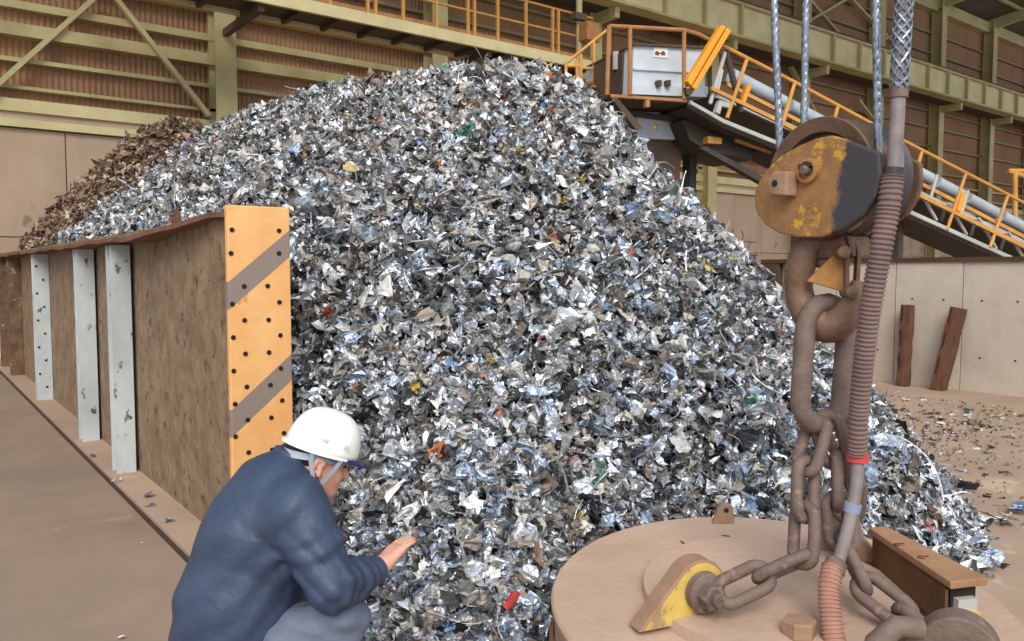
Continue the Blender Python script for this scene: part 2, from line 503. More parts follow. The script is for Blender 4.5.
# low concrete wall on the right: cast panels with a rusty cap
YW0, YW1 = -6.0, 7.9
wr = MB().box((XR + 0.10, YW0, 0), (XR + 0.30, YW1, 1.70)).build('wall_right', 'concrete')
tag(wr, 'low grey concrete retaining wall with rusty cap behind the yard', kind='structure')
pr = MB().box((0, 0.006, 0.0), (0.12, 0.894, 1.72)).build('concrete_panel', 'concrete', wr)
pr.location = (XR, YW0, 0)
tie = MB().lathe([(0.013, -0.004), (0.013, 0.004)], 8, Matrix.Rotation(math.pi / 2, 4, 'Y')).build('tie_hole', 'hole_dark', pr)
tie.location = (0.0, 0.24, 0.45)
def ties(p, skip=False):
    for (yy, zz) in ((0.24, 0.45), (0.66, 0.45), (0.24, 1.2), (0.66, 1.2)):
        if skip and (yy, zz) == (0.24, 0.45): continue
        c = bpy.data.objects.new('tie_hole', tie.data); COL.objects.link(c); c.parent = p; c.location = (0.0, yy, zz)
ties(pr, True)
n = int(round((YW1 - YW0) / 0.9))
for i in range(1, n):
    p = inst(pr, wr, Matrix.Translation((XR + 0.004 * (i % 3), YW0 + 0.9 * i, 0)))
    ties(p)
MB().box((XR - 0.03, YW0, 1.71), (XR + 0.34, YW1 + 0.02, 1.77)).build('wall_cap', 'rust_cap', wr)
MB().box((XR - 0.02, YW1 - 0.3, 0), (XR + 0.32, YW1 + 0.03, 1.72)).build('end_post', 'brown_steel', wr)

# ================================================================== CRANE GIRDER, CATWALK
YG = 18.4
zt = onY(900, 57.5, YG).z; zb = onY(900, 83, YG).z
cg = thing('crane_girder', 'long olive crane girder with riveted stiffeners high along the back wall', 'girder', (30, YG, zb))
MB().box((10, YG - 0.02, zb), (74, YG + 0.02, zt)).build('web', 'cream_steel', cg)
MB().box((10, YG - 0.2, zt - 0.02), (74, YG + 0.35, zt + 0.06)).build('top_flange', 'olive_steel', cg)
MB().box((10, YG - 0.2, zb - 0.06), (74, YG + 0.35, zb + 0.02)).build('bottom_flange', 'olive_steel', cg)
MB().box((10, YG + 0.02, zb - 0.04), (74, YB - 0.5, zb + 0.04)).build('walk_plate', 'dark_steel', cg)
MB().box((10, YG - 0.06, zt + 0.06), (74, YG + 0.06, zt + 0.2)).build('crane_rail', 'brown_steel', cg)
st = MB().box((10.3, YG - 0.18, zb + 0.02), (10.42, YG - 0.02, zt - 0.02)).build('stiffener', 'olive_steel', cg)
for k in range(1, 32): shift(st, cg, (2.0 * k, 0, 0))
bk = MB().box((6.25, YG + 0.1, zb - 0.4), (6.45, YB - 0.5, zb - 0.06)).build('bracket', 'olive_steel', cg)
bk.location.x = 6
for k in range(2, 11): shift(bk, cg, (6.0 * k, 0, 0))

YC = 17.0
zc = onY(460, 38, YC).z
x_end = onY(592, 68, YC).x
ck = thing('catwalk', 'high catwalk with orange handrail running along the back wall', 'walkway', (8, YC, zc))
MB().box((3.0, YC - 0.05, zc - 0.14), (x_end, YC + 0.05, zc + 0.12)).build('edge_beam', 'cream_steel', ck)
MB().box((3.0, YC + 0.05, zc - 0.02), (x_end, YC + 1.15, zc + 0.04)).build('deck', 'brown_steel', ck)
MB().box((3.0, YC + 1.15, zc - 0.12), (x_end, YC + 1.25, zc + 0.10)).build('inner_beam', 'cream_steel', ck)
for k in range(14): MB().box((3.4 + k * 0.95, YC + 0.05, zc - 0.14), (3.5 + k * 0.95, YC + 1.15, zc - 0.02)).build('joist', 'dark_steel', ck)
for x in (6.35, 12.35):
    MB().bar((x, YC + 0.1, zc - 0.2), (x, YB - 0.56, zc - 0.2), 0.14, 0.16).build('knee_bracket', 'brown_steel', ck)
hr = 1.32
for dz in (hr, hr * 0.55):
    MB().tube([(3.0, YC, zc + dz), (x_end, YC, zc + dz)], 0.032, 8).build('handrail', 'rail_orange', ck)
MB().box((3.0, YC - 0.015, zc + 0.12), (x_end, YC + 0.01, zc + 0.22)).build('toe_board', 'rail_rusty', ck)
rp = MB().box((3.2, YC - 0.035, zc), (3.27, YC + 0.035, zc + hr)).build('rail_post', 'rail_orange', ck)
k = 1
while 3.2 + k * 0.93 < x_end:
    shift(rp, ck, (0.93 * k, 0, 0))
    if k % 3 == 0: shift(rp, ck, (0.93 * k + 0.2, 0, 0))
    k += 1

# yellow stair frame between catwalk and conveyor platform
DS = 15.0
sf = thing('stair_frame', 'orange railed access stair beside the conveyor platform', 'stairs', tuple(on_d(585, 120, DS).xy) + (0,))
def px_tube(pts, d, r, name, mat, parent, n=8):
    return MB().tube([on_d(x, y, d) for x, y in pts], r, n).build(name, mat, parent)
for pts in ([(565, 64), (611, 27)], [(566, 95), (566, 64)], [(577, 110), (577, 60)], [(581, 110), (581, 55)], [(594, 130), (594, 41)], [(608, 110), (610, 27)],
            [(566, 66), (580, 66)], [(566, 95), (612, 95)], [(580, 68), (620, 70)]):
    px_tube(pts, DS, 0.03, 'rail', 'rail_orange', sf)
for i in range(6):
    a = on_d(568 + i * 8, 104 - i * 6.5, DS + 0.2)
    MB().box((-0.15, -0.4, -0.02), (0.15, 0.4, 0.02), Matrix.Translation(a)).build('tread', 'rail_rusty', sf)
for px in (568, 604):
    a = on_d(px, 106, DS + 0.4); MB().box((a.x - .06, a.y - .06, 0), (a.x + .06, a.y + .06, a.z)).build('leg', 'brown_steel', sf)
lampb = on_d(585, 27, 22.7)
cp = thing('control_box', 'small rusty junction box on a standpipe at the catwalk end', 'box', lampb)
MB().box((-0.25, -0.2, -0.36), (0.25, 0.2, 0.15), Matrix.Translation(on_d(589, 29, 22.7))).build('case', 'rail_rusty', cp, bevel=0.02)
MB().box((-0.36, -0.1, 0.02), (0.06, 0.1, 0.2), Matrix.Translation(on_d(583, 22, 22.7))).build('bracket', 'brown_steel', cp)
p_ = on_d(579, 30, 22.75)
MB().tube([(p_.x, p_.y, 0.0), (p_.x, p_.y, on_d(579, -4, 22.75).z)], 0.09, 10).build('standpipe', 'olive_steel', cp, smooth=True)

# ================================================================== CONVEYOR
D0 = 13.0
CO = on_d(610, 94, D0)
U = W(0.918, 0.396, 0) - W(0, 0, 0); U.normalize()
V = Vector((-U.y, U.x, 0))
if V.dot(W(0, 1, 0) - W(0, 0, 0)) < 0: V = -V
def cv(px, py, off=0.0):
    """pixel to (s, z) on the conveyor's vertical side plane moved back by off"""
    w, d = ray(px, py)
    o = Vector((0, 0, CAMH)); nrm = V
    t = (CO + V * off - o).dot(nrm) / w.dot(nrm)
    p = o + w * t
    return (p - CO).dot(U), p.z
def cp3(s, y, z): 
    q = CO + U * s + V * y
    return Vector((q.x, q.y, z))
MC = Matrix(((U.x, V.x, 0, CO.x), (U.y, V.y, 0, CO.y), (0, 0, 1, 0), (0, 0, 0, 1)))
cb = thing('conveyor', 'inclined belt conveyor with grey housing, orange handrails and walkway', 'conveyor', (CO.x, CO.y, 0))
def c_prism(pxs, y0, y1, name, mat, off=None, bevel=0):
    poly = [cv(x, y, y0 if off is None else off) for x, y in pxs]
    return MB().prism(poly, y0, y1, MC).build(name, mat, cb, bevel=bevel)
def c_tube(pxs, y, r, name, mat, n=8):
    return MB().tube([cp3(cv(a, b, y)[0], y, cv(a, b, y)[1]) for a, b in pxs], r, n).build(name, mat, cb, smooth=True)
# platform deck and its dark frame
c_prism([(610, 94), (687, 99), (687, 102), (611, 97)], 0, 0.08, 'deck_edge', 'rail_rusty')
c_prism([(612, 96), (690, 100), (690, 103), (614, 99)], 0.08, 2.6, 'platform_deck', 'dark_steel', off=0)
c_prism([(610, 96), (616, 96), (643, 128), (637, 131)], 0, 0.12, 'platform_brace', 'brown_steel')
c_prism([(646, 100), (650, 100), (650, 107), (646, 107)], -0.02, 0.06, 'hanger', 'rail_rusty')
# housing: tall grey box with skirt
hb = c_prism([(634, 44), (705, 47), (706, 97), (632, 94)], 0.5, 2.2, 'housing', 'pale_blue', off=0.5, bevel=0.02)
c_prism([(631, 84), (707, 88), (707, 97), (631, 94)], 0.42, 0.5, 'housing_skirt', 'pale_blue', off=0.42)
c_prism([(634, 68), (706, 72), (706, 73.5), (634, 69.5)], 0.46, 0.5, 'housing_rib', 'pale_blue', off=0.46)
c_prism([(634, 43), (706, 46), (706, 48), (634, 45)], 0.44, 2.25, 'housing_rim', 'brown_steel', off=0.44)
for px in (660, 669):
    c_prism([(px - 2, 80), (px + 2, 80), (px + 2, 86), (px - 2, 86)], 0.34, 0.44, 'latch_clip', 'dark_steel', off=0.34)
sg = c_prism([(654, 47), (668, 48), (668, 58), (654, 57)], 0.485, 0.5, 'sign_plate', 'sign_white', off=0.48)
for x in (657.5, 663.5):
    a = cv(x, 53, 0.47)
    o = MB().prism([(a[0] - 0.035, a[1] - 0.03), (a[0] + 0.035, a[1] - 0.03), (a[0] + 0.045, a[1]), (a[0] + 0.02, a[1] + 0.035), (a[0] - 0.02, a[1] + 0.03), (a[0] - 0.045, a[1])], 0.478, 0.485, MC).build('sign_mark', 'sign_red', sg)
    ORG[o.name] = ORG[cb.name]
a = cv(660.5, 53, 0.47)
MB().prism([(a[0] - 0.03, a[1] - 0.006), (a[0] + 0.03, a[1] - 0.006), (a[0] + 0.03, a[1] + 0.008), (a[0] - 0.03, a[1] + 0.008)], 0.478, 0.485, MC).build('sign_mark', 'sign_red', sg)
# dark gearbox at the left of the housing
c_prism([(622, 52), (634, 46), (634, 94), (622, 94)], 0.8, 1.8, 'side_guard', 'brown_steel', off=0.8)
c_tube([(616, 70), (616, 52)], 1.0, 0.06, 'lamp_stem', 'pale_steel')
# orange tilted guard panel and its bracket
c_prism([(719, 26), (724, 27.5), (689, 87), (684.7, 82)], -0.12, 0.02, 'guard_panel', 'orange_panel', off=-0.05, bevel=0.015)
c_prism([(725, 28.5), (729, 32), (693.6, 91), (690, 88)], -0.12, 0.02, 'guard_panel', 'orange_panel', off=-0.05, bevel=0.015)
c_prism([(684, 88), (692, 92), (689, 96), (685, 95)], -0.1, 0.0, 'panel_foot', 'dark_steel', off=-0.05)
# A frames
for y in (0.05, 0.5):
    c_tube([(726, 50), (710, 104)], y, 0.035, 'frame_leg', 'pale_steel')
    c_tube([(726, 50), (741, 112)], y, 0.05, 'frame_leg', 'dark_steel')
    c_tube([(722, 70), (716, 98)], y, 0.03, 'frame_leg', 'pale_steel')
c_tube([(710, 66), (710, 106)], 0.3, 0.035, 'frame_leg', 'dark_steel')
c_prism([(716, 112), (720, 100), (732, 104), (730, 108), (722, 106), (720, 114)], 0.0, 0.1, 'frame_foot', 'pale_steel')
# inclined walkway stringer, dark deck underneath
INC = [(690, 100), (724, 119), (778, 141), (902, 206), (1012, 256), (1075, 286)]
INC2 = [(690, 103.5), (724, 123), (778, 145), (902, 210), (1012, 260), (1075, 290)]
c_prism(INC + INC2[::-1], 0, 0.07, 'stringer', 'pale_steel')
c_prism([(x, y + 1) for x, y in INC] + [(x, y + 3) for x, y in INC2[::-1]], 0.07, 1.0, 'walkway_deck', 'dark_steel', off=0)
# belt frame behind the walkway
BLT = [(690, 80), (735, 98), (800, 128), (902, 182), (1024, 240), (1075, 264)]
c_prism([(x, y) for x, y in BLT] + [(x, y + 7) for x, y in BLT[::-1]], 1.0, 1.08, 'belt_side', 'pale_steel', off=1.0)
c_prism([(x, y + 2) for x, y in BLT] + [(x, y + 9) for x, y in BLT[::-1]], 1.08, 2.2, 'belt', 'dark_steel', off=1.0)
# pale cover pipe above the belt, in lengths
def lerp2(a, b, t): return (a[0] + (b[0] - a[0]) * t, a[1] + (b[1] - a[1]) * t)
cov0, cov1 = (728, 74), (1070, 252)
cut = [0.0, 0.17, 0.33, 0.49, 0.60, 0.69, 0.79, 0.90, 1.0]
for t0, t1 in zip(cut[:-1], cut[1:]):
    a = lerp2(cov0, cov1, t0 + 0.008); b = lerp2(cov0, cov1, t1 - 0.008)
    c_tube([a, b], 1.5, 0.14, 'belt_cover', 'cover_grey', 20)
c_prism([(728, 82), (1070, 258), (1070, 262), (728, 86)], 1.25, 1.3, 'cover_strip', 'rail_orange', off=1.25)
for t in cut[1:-1]:
    a = lerp2(cov0, cov1, t)
    c_tube([(a[0] + 4, a[1] - 6), (a[0] - 5, a[1] + 26)], 1.15, 0.035, 'cover_support', 'pale_steel')
# truss diagonals under the belt
k = 0
for i in range(7):
    t0 = 0.30 + i * 0.085
    a = lerp2((724, 119), (1075, 286), t0); b = lerp2((724, 119), (1075, 286), t0 + 0.05)
    c_tube([(a[0], a[1] - 22), b], 0.12, 0.035, 'truss_diagonal', 'pale_steel')
    c_tube([(a[0] - 3, a[1] - 20), (a[0] - 8, a[1] - 4)], 0.5, 0.04, 'idler_bracket', 'dark_steel')
# handrails
RT = [(609, 26), (684, 30), (698, 34), (729, 49), (794, 82), (900, 139), (1024, 203), (1075, 230)]
c_tube(RT[:4], 0.0, 0.035, 'handrail', 'rail_rusty')
c_tube(RT[3:], 0.0, 0.035, 'handrail', 'rail_orange')
MID = [(712, 86), (778, 118), (902, 184), (1024, 244), (1075, 268)]
c_prism([(x, y) for x, y in MID] + [(x, y + 4) for x, y in MID[::-1]], -0.03, 0.03, 'kick_rail', 'rail_orange')
for a, b in (((630, 27), (630, 95)), ((684, 30), (684, 99)), ((609, 26), (607, 95))):
    c_tube([a, b], 0.0, 0.036, 'rail_post', 'rail_rusty')
for a, b in (((747, 59), (727, 118)), ((795, 82), (777, 141)), ((838, 106), (822, 164)), ((880, 128), (864, 187)), ((922, 151), (906, 208)), ((966, 173), (947, 230)), ((1008, 195), (990, 247)), ((1050, 217), (1032, 268))):
    c_tube([a, b], 0.0, 0.034, 'rail_post', 'rail_orange')
c_prism([(748, 84), (752, 86), (744, 106), (741, 104)], 0.1, 0.2, 'guard_bracket', 'orange_panel')
c_prism([(962, 192), (966, 194), (961, 212), (957, 210)], -0.03, 0.08, 'guard_bracket', 'orange_panel')
# lower chute below platform and transfer bin
c_prism([(637, 113), (650, 107), (676, 108), (690, 118), (684, 140), (637, 138)], 0.9, 2.4, 'lower_chute', 'pale_blue', off=0.9, bevel=0.02)
c_prism([(640, 138), (682, 140), (678, 210), (646, 205)], 1.0, 2.3, 'discharge_duct', 'brown_steel', off=1.0)
c_prism([(630, 110), (716, 122), (716, 126), (630, 114)], 0.7, 0.85, 'cross_beam', 'dark_steel', off=0.7)
c_prism([(682, 120), (735, 128), (760, 150), (752, 160), (706, 150), (690, 140)], 0.5, 1.6, 'tail_frame', 'dark_steel', off=0.5)
c_prism([(708, 136), (722, 138), (722, 144), (708, 143)], 0.35, 0.5, 'motor', 'rail_orange', off=0.35)
c_prism([(700, 148), (706, 146), (800, 196), (796, 202)], 0.4, 0.55, 'lower_beam', 'dark_steel', off=0.4)
c_tube([(735, 140), (770, 152)], 0.3, 0.04, 'lower_rail', 'rail_rusty')
for px, y in ((640, 1.2), (690, 1.2), (800, 0.5), (900, 0.5), (1000, 0.5), (1000, 2.0), (800, 2.0)):
    s, z = cv(px, 130, y)
    zt_ = cv(px, {640: 110, 690: 110}.get(px, 152 + (px - 800) * 0.49), y)[1]
    p = cp3(s, y, 0)
    MB().box((p.x - .09, p.y - .09, 0), (p.x + .09, p.y + .09, zt_)).build('leg', 'dark_steel', cb)
# small second rail frame at the far right
r2 = thing('guard_rail', 'short orange guard rail standing beyond the conveyor', 'railing', tuple(on_d(1018, 230, 20).xy) + (0,))
for pts in ([(1008, 171), (1060, 171)], [(1015, 300), (1015, 171)], [(1008, 171), (1030, 178)]):
    px_tube(pts, 20.0, 0.06, 'rail', 'rail_orange', r2)
# floor-standing feet of that rail
p_ = on_d(1015, 300, 20.0)
MB().box((p_.x - .06, p_.y - .06, 0), (p_.x + .06, p_.y + .06, p_.z)).build('post', 'rail_orange', r2)

# ================================================================== STEEL BARRIER
XE, YE, ZTOP = 1.76, 4.385, 1.93
br = thing('steel_barrier', 'long rusty steel bin wall with pale ribs holding back the scrap', 'barrier', (XB, YE, 0))
YEND = 19.9
ys = [YE + 0.03, 6.9, 8.18, 11.35, 14.3, 17.0, YEND]
for a, b in zip(ys[:-1], ys[1:]):
    MB().box((1.47, a + 0.004, 0), (1.50, b - 0.004, ZTOP - 0.03)).build('web_panel', 'barrier_rust', br)
# worn top flange with a wavy lip
m = MB(); N = 60; vs = []; fs = []
for i in range(N + 1):
    y = YE + 0.02 + (YEND - YE - 0.02) * i / N
    w = 0.012 * math.sin(i * 1.7) + 0.010 * math.sin(i * 0.61 + 1)
    kk = min(1.0, max(0.0, (y - 4.6) / 1.6)); kk = kk * kk * (3 - 2 * kk)
    x0 = 1.39 - 0.14 * kk + 0.5 * w; z = ZTOP - 0.02 + 0.7 * w - 0.075 * kk
    vs += [(x0, y, z), (XE, y, z + 0.01), (XE, y, z - 0.02), (x0, y, z - 0.03)]
for i in range(N):
    for k in range(4):
        a = 4 * i + k; b = 4 * i + (k + 1) % 4
        fs.append((a, b, b + 4, a + 4))
fs += [(0, 3, 2, 1), (4 * N, 4 * N + 1, 4 * N + 2, 4 * N + 3)]
m.add(vs, fs).build('top_flange', 'barrier_flange', br)
MB().box((1.73, YE + 0.03, 0), (XE, YEND, ZTOP - 0.06)).build('back_panel', 'barrier_rust', br)
def rib(y, w, mat, label=None):
    m = MB()
    m.box((1.30, y - 0.012, 0), (1.275 + w, y + 0.012, ZTOP - 0.14))            # pale face
    m.box((1.36, y + 0.012, 0), (1.38, y + 0.15, ZTOP - 0.14))                    # web behind it
    m.box((1.30, y + 0.15, 0), (1.275 + w, y + 0.17, ZTOP - 0.14))               # rear face
    o = m.build('rib', mat, br)
    return o
R1 = rib(6.81, 0.165, 'post_white'); rib(8.3, 0.17, 'post_white'); R3 = rib(11.3, 0.19, 'post_white')
rib(14.2, 0.19, 'post_rust'); rib(15.6, 0.19, 'post_rust'); rib(17.2, 0.19, 'post_white'); rib(18.8, 0.19, 'post_rust')
for i in range(10):                                                                # bolt holes down the third rib
    hx = 1.33 if i % 2 else 1.40
    o = MB().lathe([(0.014, 0), (0.014, 0.006)], 8, Matrix.Translation((hx, 11.288, 0.16 + i * 0.165)) @ Matrix.Rotation(math.pi / 2, 4, 'X')).build('bolt_hole', 'hole_dark', R3)
# striped end plate, origin at its lower left corner so the paint follows it
ep = MB().box((0, -0.022, 0), (XE - XB, 0.022, ZTOP + 0.02)).build('end_plate', 'hazard_plate', None, bevel=0.006)
ep.parent = br; ep.location = (0, 0, 0); ORG[ep.name] = ORG[br.name]
ep['label'] = 'orange end plate with slanted grey stripes and bolt holes'
hs = [(203, 88), (307, 90), (201, 140), (307, 140), (230, 213), (282, 212), (204, 252), (308, 248), (231, 288), (284, 287), (206, 326), (310, 321),
      (233, 362), (285, 359), (207, 400), (311, 394), (236, 435), (288, 431), (210, 473), (314, 465), (238, 508), (290, 503), (211, 545), (318, 537), (240, 580), (292, 574)]
for zx, zy in hs:
    p = onY(140 + zx / 2.21, 190 + zy / 2.21, YE - 0.022)
    MB().lathe([(0.0135, 0), (0.0135, 0.004)], 10, Matrix.Translation(p) @ Matrix.Rotation(math.pi / 2, 4, 'X')).build('bolt_hole', 'hole_dark', ep)
# little upright fin on top of the flange
q = onX(178, 215, 1.6)
MB().prism([(-0.03, -0.03), (0.05, -0.03), (0.035, 0.10), (0.0, 0.12), (-0.02, 0.06)], -0.01, 0.01, Matrix.Translation((1.58, q.y, ZTOP - 0.01)) ).build('top_fin', 'barrier_flange', br)

# ================================================================== TIMBER POSTS against the low wall
def timber_post(p0, p1, w, label):
    base = onX(p0[0], p0[1], XR - 0.24); base.z = 0
    top = onX(p1[0], p1[1], XR - 0.13)
    o = thing('timber_post', label, 'post', base)
    ax = (top - base); L = ax.length; ax.normalize()
    sx = Vector((0, -1, 0)); sx = (sx - ax * sx.dot(ax)).normalized(); sy = ax.cross(sx)
    m = MB(); N = 9; vs = []; fs = []
    r = random.Random(int(p0[0]))
    for i in range(N + 1):
        c = base + ax * (L * i / N)
        for (a, b) in ((-.5, -.5), (0, -.56), (.5, -.5), (.54, 0), (.5, .5), (-.5, .5)):
            vs.append(c + sx * (a * w + r.uniform(-.008, .008)) + sy * (b * w * 0.8 + r.uniform(-.008, .008)))
    n = 6
    for i in range(N):
        for k in range(n):
            fs.append((i * n + k, i * n + (k + 1) % n, (i + 1) * n + (k + 1) % n, (i + 1) * n + k))
    fs += [tuple(range(n)), tuple(range(N * n, N * n + n))]
    m.add(vs, fs).build('shaft', 'timber', o)
    m = MB()
    for k in range(3):
        z = L * (0.2 + 0.3 * k)
        c = base + ax * z - sy * w * 0.45
        m.bar(c - sx * w * 0.3, c - sx * w * 0.3 + ax * 0.22, 0.012, 0.012)
    m.build('split', 'hole_dark', o)
    return o
timber_post((903, 386), (908, 305), 0.145, 'upright reddish brown timber post against the low concrete wall')
timber_post((938, 392), (959, 308), 0.17, 'slanting reddish brown timber post leaning on the low concrete wall')


# ================================================================== SCRAP HEAP
PK = W(0, 8.0, 0)                                        # foot of the peak
MAGC = W(0.945, 2.811, 0.415); MAGR = 0.8
TH = np.radians([-180, -120, -75, -45, -25, -8, 0, 8, 16, 24, 34, 46, 60, 75, 90, 115, 180])
TR = np.array(  [4.1,  4.1,  4.4, 4.9, 5.1, 5.25, 5.3, 5.15, 4.95, 4.75, 4.62, 4.15, 3.82, 3.65, 3.6, 3.8, 4.1])
RID = [(4.86, 6.36, 3.48), (4.75, 8.2, 3.74), (4.75, 9.8, 3.97), (4.35, 11.3, 3.97)]
def prof(t, a=0.16):
    q = (np.sqrt(t * t + a * a) - a) / (math.sqrt(1 + a * a) - a)
    h = 1 - q
    return np.where(h > 0, h, 0)
def heap_h(x, y):
    dx, dy = x - PK.x, y - PK.y
    lat = CA * dx - SA * dy; d = SA * dx + CA * dy
    r = np.hypot(lat, d)
    th = np.arctan2(lat, -d)
    R = np.interp(th, TH, TR)
    t = r / R
    h1 = 3.56 * prof(t) 
    h1 = np.where(h1 < 0.5, h1 * (0.55 + 0.9 * h1), h1)
    h2 = np.full_like(x, -1.0)
    for (a, b) in zip(RID[:-1], RID[1:]):
        ax, ay, az = a; bx, by, bz = b
        ux, uy = bx - ax, by - ay
        tt = np.clip(((x - ax) * ux + (y - ay) * uy) / (ux * ux + uy * uy), 0, 1)
        cx, cy, cz = ax + ux * tt, ay + uy * tt, az + (bz - az) * tt
        ex, ey = x - cx, y - cy
        rr = np.hypot(ex, ey)
        sl = np.where(ex > 0, 1.15, 0.84)
        sl = np.where(tt <= 0, 1.3, sl)
        h2 = np.maximum(h2, cz - sl * (np.sqrt(rr * rr + 0.2) - 0.447))
    h = np.maximum(h1, h2)
    n = noise2(x * 1.1, y * 1.1, 3) * 0.05 + noise2(x * 3.1, y * 3.1, 5) * 0.022
    h = np.where(h > 0.02, h + n * np.clip(h / 0.5, 0, 1), 0)
    lim_back = 1.84 + 0.95 * np.clip(x - 1.62, 0, 9)       # held by the barrier
    lim_front = np.clip(x - 1.48, 0, 9) * 1.25             # spills round the plate
    lim_front = lim_front + np.clip(y - 4.3, 0, 20) * 1.3 + np.clip(x - 1.9, 0, 9) * 0.6
    h = np.minimum(h, np.where(y > 4.38, np.minimum(lim_back, lim_front), lim_front))
    dm = np.hypot(x - MAGC.x, y - MAGC.y)
    h = np.minimum(h, np.where(dm < 0.84, 0.015, 0.05 + (dm - 0.84) * 1.3 + 0.02))
    h = np.where((x < XE + 0.02) & (y > YE - 0.03), np.where(x > 1.40, np.minimum(h, ZTOP), -1), h)
    return np.where(h > 0.004, h, 0)
BRC = (4.0, 14.9, 4.22)
def brown_h(x, y):
    ex, ey = x - BRC[0], y - BRC[1]
    r = np.hypot(ex, ey)
    sl = np.where(ey > 0, 0.62, 0.75)
    sl = np.where(ex > 0, 0.9, sl)
    h = BRC[2] - sl * (np.sqrt(r * r + 0.1) - 0.316) + noise2(x * 1.5, y * 1.5, 8) * 0.05
    h = np.minimum(h, 1.86 + 1.3 * np.clip(x - 1.7, 0, 9))
    return np.where((h > 0.01) & (x > XE + 0.01) & (y < YB - 0.05), h, 0)

# ---- shapes of a shred
def shred_sheet(rs, n, strip=1.0):
    """crumpled sheet: ragged grid folded several times"""
    g = np.linspace(-0.5, 0.5, n)
    X, Y = np.meshgrid(g, g, indexing='ij')
    P = np.stack([X.ravel() * strip, Y.ravel() / strip ** 0.5, np.zeros(n * n)], 1)
    P[:, :2] += rs.normal(0, 0.28 / n, (n * n, 2))
    ang = np.arctan2(P[:, 1], P[:, 0]); k1, k2 = rs.uniform(0, 6.28, 2)
    P[:, :2] *= (1 + 0.18 * np.sin(2 * ang + k1) + 0.16 * np.sin(3 * ang + k2))[:, None]
    for _ in range(rs.randint(3, 6)):
        a = rs.uniform(0, 6.28); c = rs.uniform(-0.28, 0.28)
        nrm = np.array([math.cos(a), math.sin(a), 0]); ax = np.array([-nrm[1], nrm[0], 0])
        dst = P @ nrm - c
        w = np.clip(dst / 0.12, 0, 1)
        th = rs.uniform(0.7, 2.3) * rs.choice([-1, 1]) * w
        Q = P - nrm * c
        cs, sn = np.cos(th)[:, None], np.sin(th)[:, None]
        R = Q * cs + np.cross(ax, Q) * sn + ax * (Q @ ax)[:, None] * (1 - cs)
        P = np.where(dst[:, None] > 0, R + nrm * c, P)
        q = rs.normal(0, 1, (3, 3)); q, _r = np.linalg.qr(q)
        P = (P - P.mean(0)) @ q.T
    P += rs.normal(0, 0.27 / n, P.shape)
    P -= P.mean(0)
    P /= np.abs(P).max() * 2
    F = [(i * n + j, (i + 1) * n + j, (i + 1) * n + j + 1, i * n + j + 1) for i in range(n - 1) for j in range(n - 1)]
    return P, np.array(F)
def shred_lump(rs, sub=1):
    bm = bmesh.new(); bmesh.ops.create_icosphere(bm, subdivisions=sub, radius=0.45)
    P = np.array([v.co[:] for v in bm.verts]); F = np.array([[v.index for v in f.verts] + [f.verts[2].index] for f in bm.faces])
    bm.free()
    P *= (1 + rs.normal(0, 0.26, (len(P), 1))); P *= rs.uniform(0.5, 1.1, 3)
    return P, F
def shred_wire(rs):
    t = np.linspace(0, 1, 9); c = np.stack([t * 1.6 - 0.8, 0.3 * np.sin(t * rs.uniform(2, 6) + rs.uniform(0, 6)), 0.25 * np.sin(t * rs.uniform(2, 5))], 1)
    P = []; F = []
    for i, p in enumerate(c):
        for k in range(3):
            a = 2.094 * k
            P.append(p + np.array([0, math.cos(a), math.sin(a)]) * 0.022)
    for i in range(8):
        for k in range(3):
            F.append((i * 3 + k, i * 3 + (k + 1) % 3, (i + 1) * 3 + (k + 1) % 3, (i + 1) * 3 + k))
    return np.array(P), np.array(F)
rsv = np.random.RandomState(5)
V_NEAR = [shred_sheet(rsv, 8, rsv.uniform(0.8, 1.6)) for _ in range(34)] + [shred_sheet(rsv, 6, 3.0) for _ in range(6)]
V_FAR = [shred_sheet(rsv, 5, rsv.uniform(0.8, 1.6)) for _ in range(34)] + [shred_sheet(rsv, 4, 3.0) for _ in range(8)] + [shred_lump(rsv, 1) for _ in range(2)]
V_WIRE = [shred_wire(rsv) for _ in range(8)]

def rand_rot(rs, n):
    q = rs.normal(0, 1, (n, 4)); q /= np.linalg.norm(q, axis=1)[:, None]
    w, x, y, z = q.T
    return np.stack([np.stack([1-2*(y*y+z*z), 2*(x*y-z*w), 2*(x*z+y*w)], 1), np.stack([2*(x*y+z*w), 1-2*(x*x+z*z), 2*(y*z-x*w)], 1), np.stack([2*(x*z-y*w), 2*(y*z+x*w), 1-2*(x*x+y*y)], 1)], 1)

PAL = [  # colour, metal, weight near, weight far; bluish near share paints in reflected sky
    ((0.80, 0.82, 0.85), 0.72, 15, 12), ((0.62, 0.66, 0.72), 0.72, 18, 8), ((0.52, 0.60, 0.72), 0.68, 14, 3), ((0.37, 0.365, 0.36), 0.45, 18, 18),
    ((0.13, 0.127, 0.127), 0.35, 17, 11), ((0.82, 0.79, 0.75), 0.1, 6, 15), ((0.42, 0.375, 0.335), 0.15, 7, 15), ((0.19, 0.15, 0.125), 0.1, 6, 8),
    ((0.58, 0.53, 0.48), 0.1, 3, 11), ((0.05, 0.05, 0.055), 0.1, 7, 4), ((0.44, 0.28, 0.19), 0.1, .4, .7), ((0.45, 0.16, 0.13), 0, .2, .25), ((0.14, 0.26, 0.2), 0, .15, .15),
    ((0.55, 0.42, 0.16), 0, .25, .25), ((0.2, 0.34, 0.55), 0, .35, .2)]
PALB = [((0.30, 0.19, 0.11), 0.1, 30, 30), ((0.20, 0.12, 0.075), 0.1, 26, 26), ((0.40, 0.28, 0.18), 0.1, 20, 20), ((0.12, 0.08, 0.055), 0.1, 14, 14), ((0.62, 0.56, 0.50), 0.3, 5, 5), ((0.5, 0.45, 0.42), 0.3, 5, 5)]

